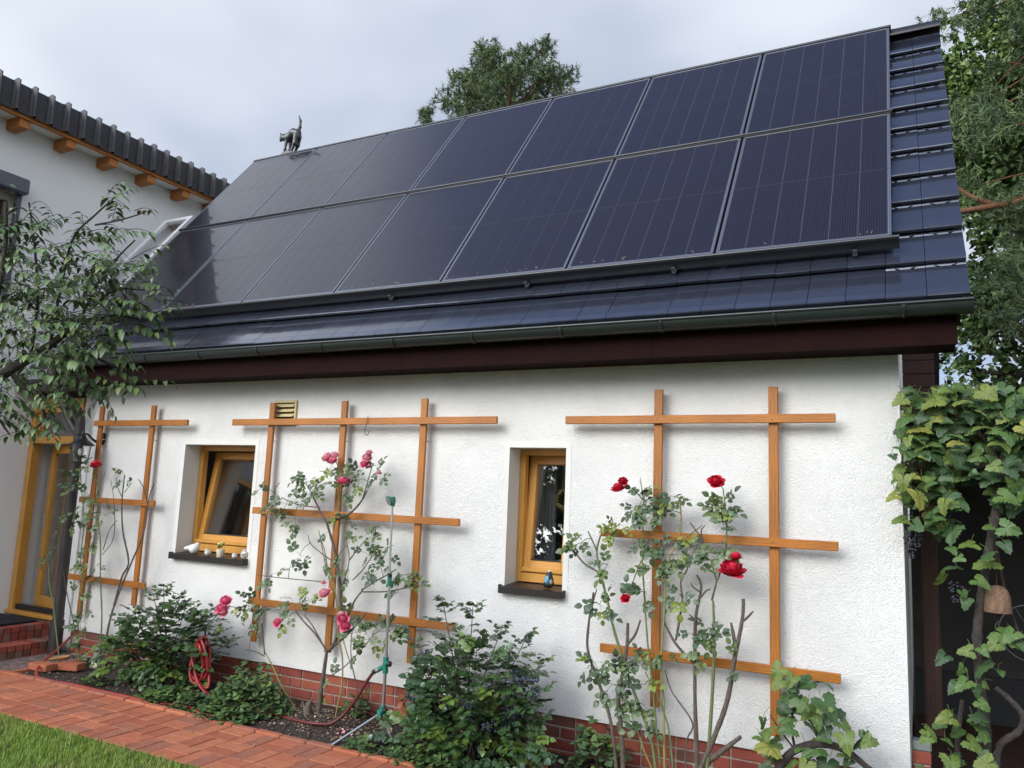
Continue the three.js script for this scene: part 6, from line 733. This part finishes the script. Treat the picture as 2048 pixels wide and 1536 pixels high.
// ================================================================== red hose
{
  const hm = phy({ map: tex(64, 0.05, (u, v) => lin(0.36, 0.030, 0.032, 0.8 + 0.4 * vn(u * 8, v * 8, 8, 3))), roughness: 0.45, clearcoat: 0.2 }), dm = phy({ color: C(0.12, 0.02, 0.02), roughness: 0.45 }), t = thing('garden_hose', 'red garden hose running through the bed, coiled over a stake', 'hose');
  part('lead_hose', stem([[-8.06, 0.19, 0.03], [-7.95, 0.14, 0.18], [-7.72, 0.075, 0.50], [-7.52, 0.05, 0.70], [-7.36, 0.02, 0.80], [-7.15, 0.018, 0.825], [-6.8, 0.018, 0.80], [-6.4, 0.018, 0.80], [-6.05, 0.018, 0.79], [-5.8, 0.018, 0.80], [-5.45, 0.02, 0.72], [-5.2, 0.02, 0.80], [-5.05, 0.02, 0.77], [-4.9, 0.02, 0.68]], 0.0125, 10, 8), hm, t);
  const c = V(-5.655, 0.33, 0.43), loops = []; const P = [];
  for (let i = 0; i <= 64; i++) { const a = i / 64 * 6.283 * 3.2 + 1.6, k = i / 64; P.push(V(c.x + Math.cos(a) * (0.085 - 0.02 * Math.sin(k * 9)), c.y + Math.sin(a) * (0.16 - 0.03 * Math.sin(k * 7)) - 0.02 * k, c.z + 0.05 * k + 0.02 * Math.sin(a * 2))); }
  P.push(V(-5.62, 0.17, 0.49), V(-5.56, 0.10, 0.48), V(-5.46, 0.04, 0.45), V(-5.35, 0.02, 0.42)); part('coil', stem(P, 0.012, 10, 2), hm, t);
  part('loop', stem([[-5.67, 0.52, 0.42], [-5.72, 0.42, 0.44], [-5.70, 0.24, 0.46], [-5.62, 0.14, 0.46], [-5.54, 0.10, 0.44], [-5.57, 0.24, 0.41], [-5.60, 0.42, 0.40], [-5.655, 0.525, 0.41]], 0.012, 10, 6), hm, t);
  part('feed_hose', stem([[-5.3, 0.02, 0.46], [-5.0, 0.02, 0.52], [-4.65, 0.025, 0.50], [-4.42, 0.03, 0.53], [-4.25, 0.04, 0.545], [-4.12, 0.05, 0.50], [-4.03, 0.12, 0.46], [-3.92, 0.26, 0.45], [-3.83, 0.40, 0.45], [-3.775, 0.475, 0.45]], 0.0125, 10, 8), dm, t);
  solo('hose_stake', stem([[-5.66, -0.05, 0.41], [-5.66, 0.56, 0.41], [-5.65, 0.60, 0.42]], 0.008, 6, 3), M.blackMetal, 'thin black stake that carries the coiled red hose', 'stake');
}
// ================================================================== tripod shower sprinkler
{
  const t = thing('sprinkler_stand', 'tall metal tripod garden sprinkler with green fittings and shower head', 'sprinkler', [-3.665, 0, 0.45]), green = std({ color: C(0.012, 0.19, 0.13), roughness: 0.45 }), st = M.steel;
  part('lower_pole', stem([[0, 0.20, 0], [0, 0.62, 0]], 0.0135, 12, 2), st, t); part('upper_pole', stem([[0, 0.60, 0], [-0.015, 1.2, 0], [-0.028, 1.76, 0]], 0.009, 12, 2), st, t);
  part('middle_pole', stem([[0, 0.62, 0], [-0.012, 1.16, 0]], 0.0115, 12, 2), st, t);
  part('clamp', (() => { const g = new THREE.CylinderGeometry(0.017, 0.017, 0.07, 12); g.translate(-0.012, 1.17, 0); return g; })(), green, t); part('clamp_collar', (() => { const g = new THREE.CylinderGeometry(0.016, 0.018, 0.03, 12); g.translate(-0.012, 1.215, 0); return g; })(), M.black, t);
  part('valve', merge([stem([[0, 0.48, 0], [0, 0.60, 0]], 0.022, 12, 2), stem([[0, 0.54, 0], [-0.06, 0.50, 0]], 0.017, 10, 2), stem([[0, 0.56, 0], [0.025, 0.555, 0.01]], 0.02, 10, 2)]), green, t); part('valve_knob', (() => { const g = new THREE.CylinderGeometry(0.021, 0.021, 0.022, 14); g.rotateZ(1.57); g.translate(0.04, 0.555, 0.01); return g; })(), M.black, t);
  part('hose_coupling', stem([[-0.058, 0.50, 0], [-0.115, 0.472, 0]], 0.018, 10, 2), M.black, t); part('coupling_ring', stem([[-0.06, 0.50, 0], [-0.082, 0.489, 0]], 0.0195, 10, 2), M.alu, t);
  part('tripod_hub', merge([stem([[0, 0.17, 0], [0, 0.24, 0]], 0.026, 12, 2), cbox(0.09, 0.035, 0.035, 0.006).translate(0, 0.19, 0), cbox(0.035, 0.04, 0.09, 0.006).translate(0, 0.185, 0.01)]), green, t); part('hub_knob', new THREE.SphereGeometry(0.022, 12, 8).translate(0.03, 0.215, 0.015), M.black, t);
  for (const e of [[-0.22, -0.01, 0.34], [0.36, -0.01, 0.30], [0.02, -0.01, -0.30]]) { const l = part('leg', stem([[e[0] * 0.08, 0.18, e[2] * 0.08], e], 0.0095, 10, 2), st, t); }
  // shower head tilted towards the bed
  part('shower_head', (() => { const g = new THREE.LatheGeometry([[0.0001, 0.05], [0.018, 0.048], [0.024, 0.03], [0.04, 0.008], [0.042, 0.0], [0.0001, 0.0]].map((p) => new THREE.Vector2(...p)), 24); g.rotateX(-Math.PI * 0.36); g.rotateY(-0.5); g.translate(-0.05, 1.79, 0.02); return g; })(), green, t);
  part('shower_face', (() => { const g = new THREE.CylinderGeometry(0.035, 0.037, 0.006, 24); g.translate(0, -0.003, 0); g.rotateX(-Math.PI * 0.36); g.rotateY(-0.5); g.translate(-0.05, 1.79, 0.02); return g; })(), std({ color: C(0.22, 0.22, 0.21), roughness: 0.5 }), t);
  part('head_joint', stem([[-0.028, 1.75, 0], [-0.026, 1.80, -0.01], [-0.035, 1.82, -0.005]], 0.018, 10, 2), green, t);
}
// ================================================================== small things in the bed
{
  const r = mulberry(131);
  for (const [i, [x, z, a, label]] of [[-7.60, 0.60, 0.1, 'loose red brick at the corner of the bed, under the hose'], [-7.42, 0.44, 0.35, 'loose red brick beside the left rose stems']].entries()) { const b = solo('loose_brick', cbox(0.24, 0.065, 0.118, 0.004), M.paver[i], label, 'brick'); b.position.set(x, 0.045, z); b.rotation.y = a; }
  const lid = std({ map: tex(128, 0.2, (u, v) => lin(0.50, 0.26, 0.11, 0.6 + 0.8 * fbm(u * 8, v * 8, 8, 3, 4))), roughness: 0.8 });
  const d1 = solo('clay_saucer', new THREE.LatheGeometry([[0.0001, 0], [0.085, 0], [0.095, 0.022], [0.09, 0.024], [0.08, 0.008], [0.0001, 0.007]].map((p) => new THREE.Vector2(...p)), 24), lid, 'orange clay saucer lying by the downpipe', 'saucer'); d1.position.set(-7.62, 0.08, 0.42); d1.rotation.z = 0.1;
  const d2 = solo('clay_shard', cbox(0.11, 0.02, 0.09, 0.006), lid, 'small pale orange clay shard beside the saucer', 'shard'); d2.position.set(-7.80, 0.03, 0.50); d2.rotation.y = 0.5;
  const gp = solo('grey_pipe', stem([[-7.38, -0.05, 0.22], [-7.36, 0.22, 0.18]], 0.033, 12, 2), std({ color: C(0.26, 0.27, 0.26), roughness: 0.7 }), 'short grey drain pipe standing among the left rose stems', 'pipe');
  const wood = solo('driftwood_stump', blobs([[[0, 0, 0], [0.01, 0.10, 0], 0.035, 0.022], [[0.01, 0.08, 0], [0.05, 0.15, 0.01], 0.018, 0.008], [[-0.02, 0.04, 0], [-0.06, 0.11, 0], 0.018, 0.008]], 30, 0.18, [0, 0.07, 0], 0.015), bark.b, 'dead grey wood stump at the foot of the pink rose', 'stump'); wood.position.set(-4.46, 0.02, 0.38);
  const shell = std({ color: C(0.55, 0.52, 0.42), roughness: 0.7 });
  const fl = solo('bird_ornament', blobs([[[0, 0.03, 0], [0.04, 0.05, 0], 0.03, 0.025], [[0.04, 0.05, 0], [0.05, 0.11, 0], 0.018, 0.012], [[0.05, 0.11, 0], [0.02, 0.14, 0], 0.012, 0.005], [[-0.02, 0.03, 0], [-0.07, 0.05, 0], 0.02, 0.006]], 32, 0.16, [0, 0.07, 0], 0.012), shell, 'small pale garden ornament among the left rose stems', 'ornament'); fl.position.set(-7.22, 0.02, 0.30);
  // litter: dry leaves, petals and chips
  const q = leaflet(1, 0.32, 0.3, 0.25, 3), im = new THREE.InstancedMesh(q, std({ color: C(1, 1, 1), roughness: 0.9 }), 3200), d = new THREE.Object3D(), pal = [[0.30, 0.22, 0.13], [0.42, 0.36, 0.26], [0.20, 0.12, 0.07], [0.50, 0.42, 0.33], [0.12, 0.08, 0.05], [0.34, 0.17, 0.09]];
  for (let i = 0; i < 3200; i++) { const near = i < 1200, x = near ? -4.35 + (r() - 0.5) * 1.3 : -7.6 + r() * 8.2, z = near ? 0.12 + r() * 0.58 : 0.02 + r() * 0.78; d.position.set(x, soilY(x, z) + 0.006 + 0.008 * r(), z); d.rotation.set((r() - 0.5) * 0.8, r() * 6.28, (r() - 0.5) * 0.8); d.scale.setScalar(0.010 + 0.028 * r() * r()); d.updateMatrix(); im.setMatrixAt(i, d.matrix); const c = pal[Math.floor(r() * 6)]; im.setColorAt(i, C(...c)); }
  im.name = 'leaf_litter'; im.castShadow = im.receiveShadow = true; scene.add(tag(im, 'dry leaves and wood chips scattered on the soil of the bed', 'litter', null, 'stuff'));
  const crumbs = new THREE.InstancedMesh(new THREE.IcosahedronGeometry(1, 0), std({ color: C(1, 1, 1), roughness: 1 }), 3000);
  for (let i = 0; i < 3000; i++) { const x = -7.6 + r() * 8.2, z = 0.02 + r() * 0.8; d.position.set(x, soilY(x, z) + 0.001, z); d.rotation.set(r() * 6, r() * 6, r() * 6); const s = 0.003 + 0.011 * r() * r(); d.scale.set(s, s * 0.7, s); d.updateMatrix(); crumbs.setMatrixAt(i, d.matrix); const k = 0.5 + r(); crumbs.setColorAt(i, r() < 0.1 ? C(0.35, 0.33, 0.29) : C(0.05 * k, 0.038 * k, 0.028 * k)); }
  crumbs.name = 'soil_crumbs'; crumbs.castShadow = crumbs.receiveShadow = true; scene.add(tag(crumbs, 'crumbs of dark soil and small stones in the bed', 'soil', null, 'stuff'));
  for (const [k, spots, label] of [[pinkM[0], [[-3.98, 0.52], [-3.94, 0.56], [-4.02, 0.50], [-3.90, 0.52], [-4.0, 0.58], [-3.95, 0.49]], 'fallen pink rose petals on the soil by the hose'], [redM[0], [[-6.48, 0.80], [-6.45, 0.79], [-1.95, 0.22], [-1.88, 0.26], [-1.7, 0.30]], 'fallen red rose petals on the soil']]) { const G = spots.map(([x, z]) => { const g = leaflet(0.035, 0.015, 0.5, 0.3, 3); g.rotateY(r() * 6); g.translate(x, soilY(x, z) + 0.016, z); return g; }); const o = solo('fallen_petals', mergeGeometries(G), k, label, 'petals'); o.userData.kind = 'stuff'; }
  // bits on the path and twigs on the lower rail
  const bits = []; for (let i = 0; i < 60; i++) { const x = -8 + r() * 5.2, z = 0.92 + r() * 0.76, g = leaflet(0.012 + 0.022 * r(), 0.006, 0.3, 0.3, 2); g.rotateY(r() * 6); g.translate(x, 0.026, z); bits.push(g); }
  tag(solo('path_litter', mergeGeometries(bits), std({ color: C(0.42, 0.33, 0.20), roughness: 0.9 }), 'small dry leaf scraps lying on the brick path', 'litter'), null, null, null, 'stuff');
  const tw = []; for (let i = 0; i < 46; i++) { const x = -0.2 - 7.8 * r(), a = r() * 3.1, p = onRoof(x, 0.115 + 0.008 * r(), 0.527 + 0.02 + 0.02 * r()), l = 0.012 + 0.035 * r() * r(), e = p.clone().add(V(Math.cos(a) * l, Math.sin(a) * l * 0.6, 0.01)); tw.push(stem([p, e], 0.002, 4, 1)); }
  tag(solo('pine_litter', merge(tw), std({ color: C(0.45, 0.38, 0.26), roughness: 0.9 }), 'pine needles and twigs caught on the lower rail of the panels', 'litter'), null, null, null, 'stuff');
}
// ================================================================== trees behind
function treeOf(name, label, base, trunkPts, radii, limbs, blobsL, geo, mats, size, seed, barkM = darkBark, group) {
  const r = mulberry(seed), t = thing(name, label, 'tree', base, 0, group), tk = part('trunk', stem(trunkPts, radii, 10, 5, 0.1, r), barkM, t);
  for (const [pts, rad] of limbs) part('limb', stem(pts, [rad, rad * 0.7, rad * 0.35], 7, 5, 0.12, r), barkM, t);
  const per = mats.map(() => []);
  for (const [cx, cy, cz, rx, ry, n] of blobsL) for (let i = 0; i < n; i++) { const u = V(r() - 0.5, r() - 0.5, r() - 0.5).normalize(), q = Math.pow(r(), 0.45), m = new THREE.Matrix4().compose(V(cx + u.x * rx * q, cy + u.y * ry * q, cz + u.z * rx * q), new THREE.Quaternion().setFromEuler(new THREE.Euler(r() * 6.28, r() * 6.28, r() * 6.28)), V(1, 1, 1).multiplyScalar(size * (0.7 + 0.6 * r()))); per[Math.floor(r() * mats.length)].push(m); }
  per.forEach((ms, i) => { const im = new THREE.InstancedMesh(geo, mats[i], ms.length); ms.forEach((m, k) => im.setMatrixAt(k, m)); im.name = 'crown'; im.castShadow = im.receiveShadow = true; im.userData.kind = 'stuff'; t.add(im); });
  return t;
}
const needleG = (() => { const r = mulberry(141), pos = []; for (let i = 0; i < 26; i++) { const u = V(r() - 0.5, r() - 0.1, r() - 0.5).normalize(), s = V(r() - 0.5, r() - 0.5, r() - 0.5).cross(u).normalize().multiplyScalar(0.035), o = V(0, (r() - 0.5) * 0.9, 0), e = o.clone().addScaledVector(u, 0.45 + 0.25 * r()); pos.push(...o.clone().sub(s).toArray(), ...o.clone().add(s).toArray(), ...e.toArray()); } const g = new THREE.BufferGeometry(); g.setAttribute('position', new THREE.Float32BufferAttribute(pos, 3)); g.computeVertexNormals(); return g; })();
const sprayG = (() => { const r = mulberry(142), G = []; for (let i = 0; i < 9; i++) { const g = leaflet(0.42, 0.15, 0.25, 0.2, 2); g.rotateX(r() * 3); g.rotateY(r() * 6.28); g.translate((r() - 0.5) * 0.7, (r() - 0.5) * 0.7, (r() - 0.5) * 0.7); G.push(g.toNonIndexed()); } return mergeGeometries(G); })();
const pineM = [[0.085, 0.135, 0.052], [0.11, 0.16, 0.058], [0.060, 0.10, 0.044]].map((c) => std({ color: C(...c), roughness: 0.7 })), oakM = [[0.082, 0.14, 0.034], [0.12, 0.185, 0.04], [0.055, 0.098, 0.03]].map((c) => std({ color: C(...c), roughness: 0.6 }));
const pineBark = std({ map: tex(128, 0.5, (u, v) => lin(0.20, 0.095, 0.05, 0.45 + fbm(u * 10, v * 5, 10, 4, 3))), bumpMap: gritH, bumpScale: 0.02, roughness: 0.95 });
{
  // pine behind the ridge
  const r = mulberry(151), B = [], limbs = [];
  for (let i = 0; i < 44; i++) { const a = i * 2.4, f = i / 44, y = 11.6 + 3.2 * f, q = (2.75 - 1.55 * f * f) * (0.55 + 0.5 * r()), e = [Math.cos(a) * q, y + 0.3 * r(), Math.sin(a) * q]; limbs.push([[[0, y - 0.8, 0], [e[0] * 0.5, y - 0.2, e[2] * 0.5], e], 0.045]); B.push([e[0], e[1], e[2], 0.50, 0.34, 46]); B.push([e[0] * 0.6, e[1] - 0.1, e[2] * 0.6, 0.5, 0.36, 20]); }
  treeOf('pine_tree', 'grey green pine crown showing above the solar roof', [-10.6, 0, -14], [[0, -0.1, 0], [0.2, 6, 0], [0, 10, 0], [0, 14.9, 0]], [0.3, 0.26, 0.18, 0.05], limbs, B, needleG, pineM, 0.30, 152, pineBark);
  treeOf('pine_tree', 'small pine tip left of the taller pine, just above the ridge', [-14.0, 0, -14.6], [[0, -0.1, 0], [0, 8, 0], [0, 14.4, 0]], [0.2, 0.15, 0.03], [], [[0, 13.6, 0, 0.42, 0.6, 90], [0, 14.2, 0, 0.25, 0.35, 40], [0.2, 13.0, 0, 0.7, 0.6, 70]], needleG, pineM, 0.30, 153, pineBark);
  // right-hand side: pine with a reddish bough, broadleaf trees behind it
  const Bp = [], lp = []; const q = mulberry(154);
  for (let i = 0; i < 40; i++) { const a = 1.9 + q() * 3.0, y = 3.9 + i * 0.16 + q() * 0.5, l = 0.9 + 1.1 * q(), e = [Math.cos(a) * l, y + 0.5 - 0.9 * q(), Math.sin(a) * l * 0.8]; lp.push([[[0, y - 0.3, 0], [e[0] * 0.5, y + 0.2 * (q() - 0.5), e[2] * 0.5], e], 0.018]); Bp.push([e[0], e[1], e[2], 0.42, 0.26, 34]); }
  lp.push([[[0, 5.55, 0], [-0.8, 5.62, 0.1], [-1.75, 5.54, 0.2]], 0.085], [[[-1.35, 5.58, 0.15], [-1.62, 5.72, 0.2], [-1.85, 5.95, 0.2]], 0.04]);
  treeOf('pine_tree', 'dark pine with a bare reddish bough right of the roof verge', [2.35, 0, -5.2], [[0, -0.1, 0], [0.05, 4, 0], [0, 9, 0], [0, 12.5, 0]], [0.2, 0.17, 0.12, 0.04], lp, Bp, needleG, pineM, 0.19, 155, pineBark);
  const broad = (name, label, x, z, h, R, n, seed, mats = oakM) => { const k = mulberry(seed), B = [], L = []; for (let i = 0; i < 26; i++) { const u = V(k() - 0.5, k() - 0.45, k() - 0.5).normalize(), d = R * (0.45 + 0.5 * k()), e = [u.x * d, h - R + u.y * d * 0.95, u.z * d]; B.push([e[0], e[1], e[2], R * 0.30, R * 0.24, n]); L.push([[[0, h - 1.75 * R, 0], [e[0] * 0.4, (h - 1.6 * R + e[1]) / 2, e[2] * 0.4], e], 0.07]); } return treeOf(name, label, [x, 0, z], [[0, -0.1, 0], [0.1, h * 0.35, 0.05], [0, h * 0.8, 0]], [0.24, 0.2, 0.06], L, B, sprayG, mats, 0.30, seed + 1); };
  broad('broadleaf_tree', 'light green broadleaf tree behind the top of the roof verge', 2.2, -12.5, 12.6, 3.0, 120, 160, [oakM[1], oakM[0]]);
  broad('broadleaf_tree', 'dark green broadleaf tree low behind the vine at the right', 2.3, -9.5, 8.6, 2.9, 115, 163, [oakM[2], oakM[0]]);
  broad('broadleaf_tree', 'tall shady broadleaf tree at the right edge of the garden', 4.4, -7.8, 11, 3.3, 110, 166, [oakM[2], oakM[0]]);
  // bough of another pine reaching in at the top right corner
  treeOf('pine_tree', 'thin pine boughs reaching in at the top right corner', [3.4, 0, -3.6], [[0, -0.1, 0], [0, 6, 0], [0, 10.5, 0]], [0.2, 0.16, 0.05], [[[[0, 7.6, 0], [-1.3, 7.75, -0.2], [-2.6, 7.45, -0.3]], 0.035], [[[-0.6, 7.66, 0], [-1.7, 7.3, 0], [-2.2, 7.0, 0]], 0.02], [[[0, 8.1, 0], [-1.2, 8.2, 0], [-2.3, 7.9, 0]], 0.03]], [[-2.5, 7.48, -0.3, 0.32, 0.14, 26], [-1.9, 7.65, -0.25, 0.4, 0.14, 26], [-2.1, 7.1, 0, 0.4, 0.14, 16], [-1.5, 7.4, 0, 0.45, 0.2, 24], [-1.1, 7.8, -0.2, 0.5, 0.2, 30], [-2.2, 7.95, 0, 0.4, 0.2, 18], [-1.4, 8.2, 0, 0.5, 0.2, 24], [0, 9.8, 0, 1.0, 0.8, 120]], needleG, pineM, 0.20, 170, pineBark);
  // trees across the garden, mirrored in the window panes
  for (const [x, z, h, R, s, label] of [[-7.5, 14, 6.8, 3.0, 180, 'leafy tree across the garden, mirrored in the window panes, furthest left'], [-2.6, 14.5, 7.2, 3.2, 183, 'leafy tree across the garden, mirrored in the right window'], [3.2, 13.5, 7.0, 3.0, 186, 'leafy tree across the garden behind the viewer, at the right']]) broad('garden_tree', label, x, z, h, R, 230, s, [oakM[2], oakM[0]]);
}

renderer.render(scene, camera);
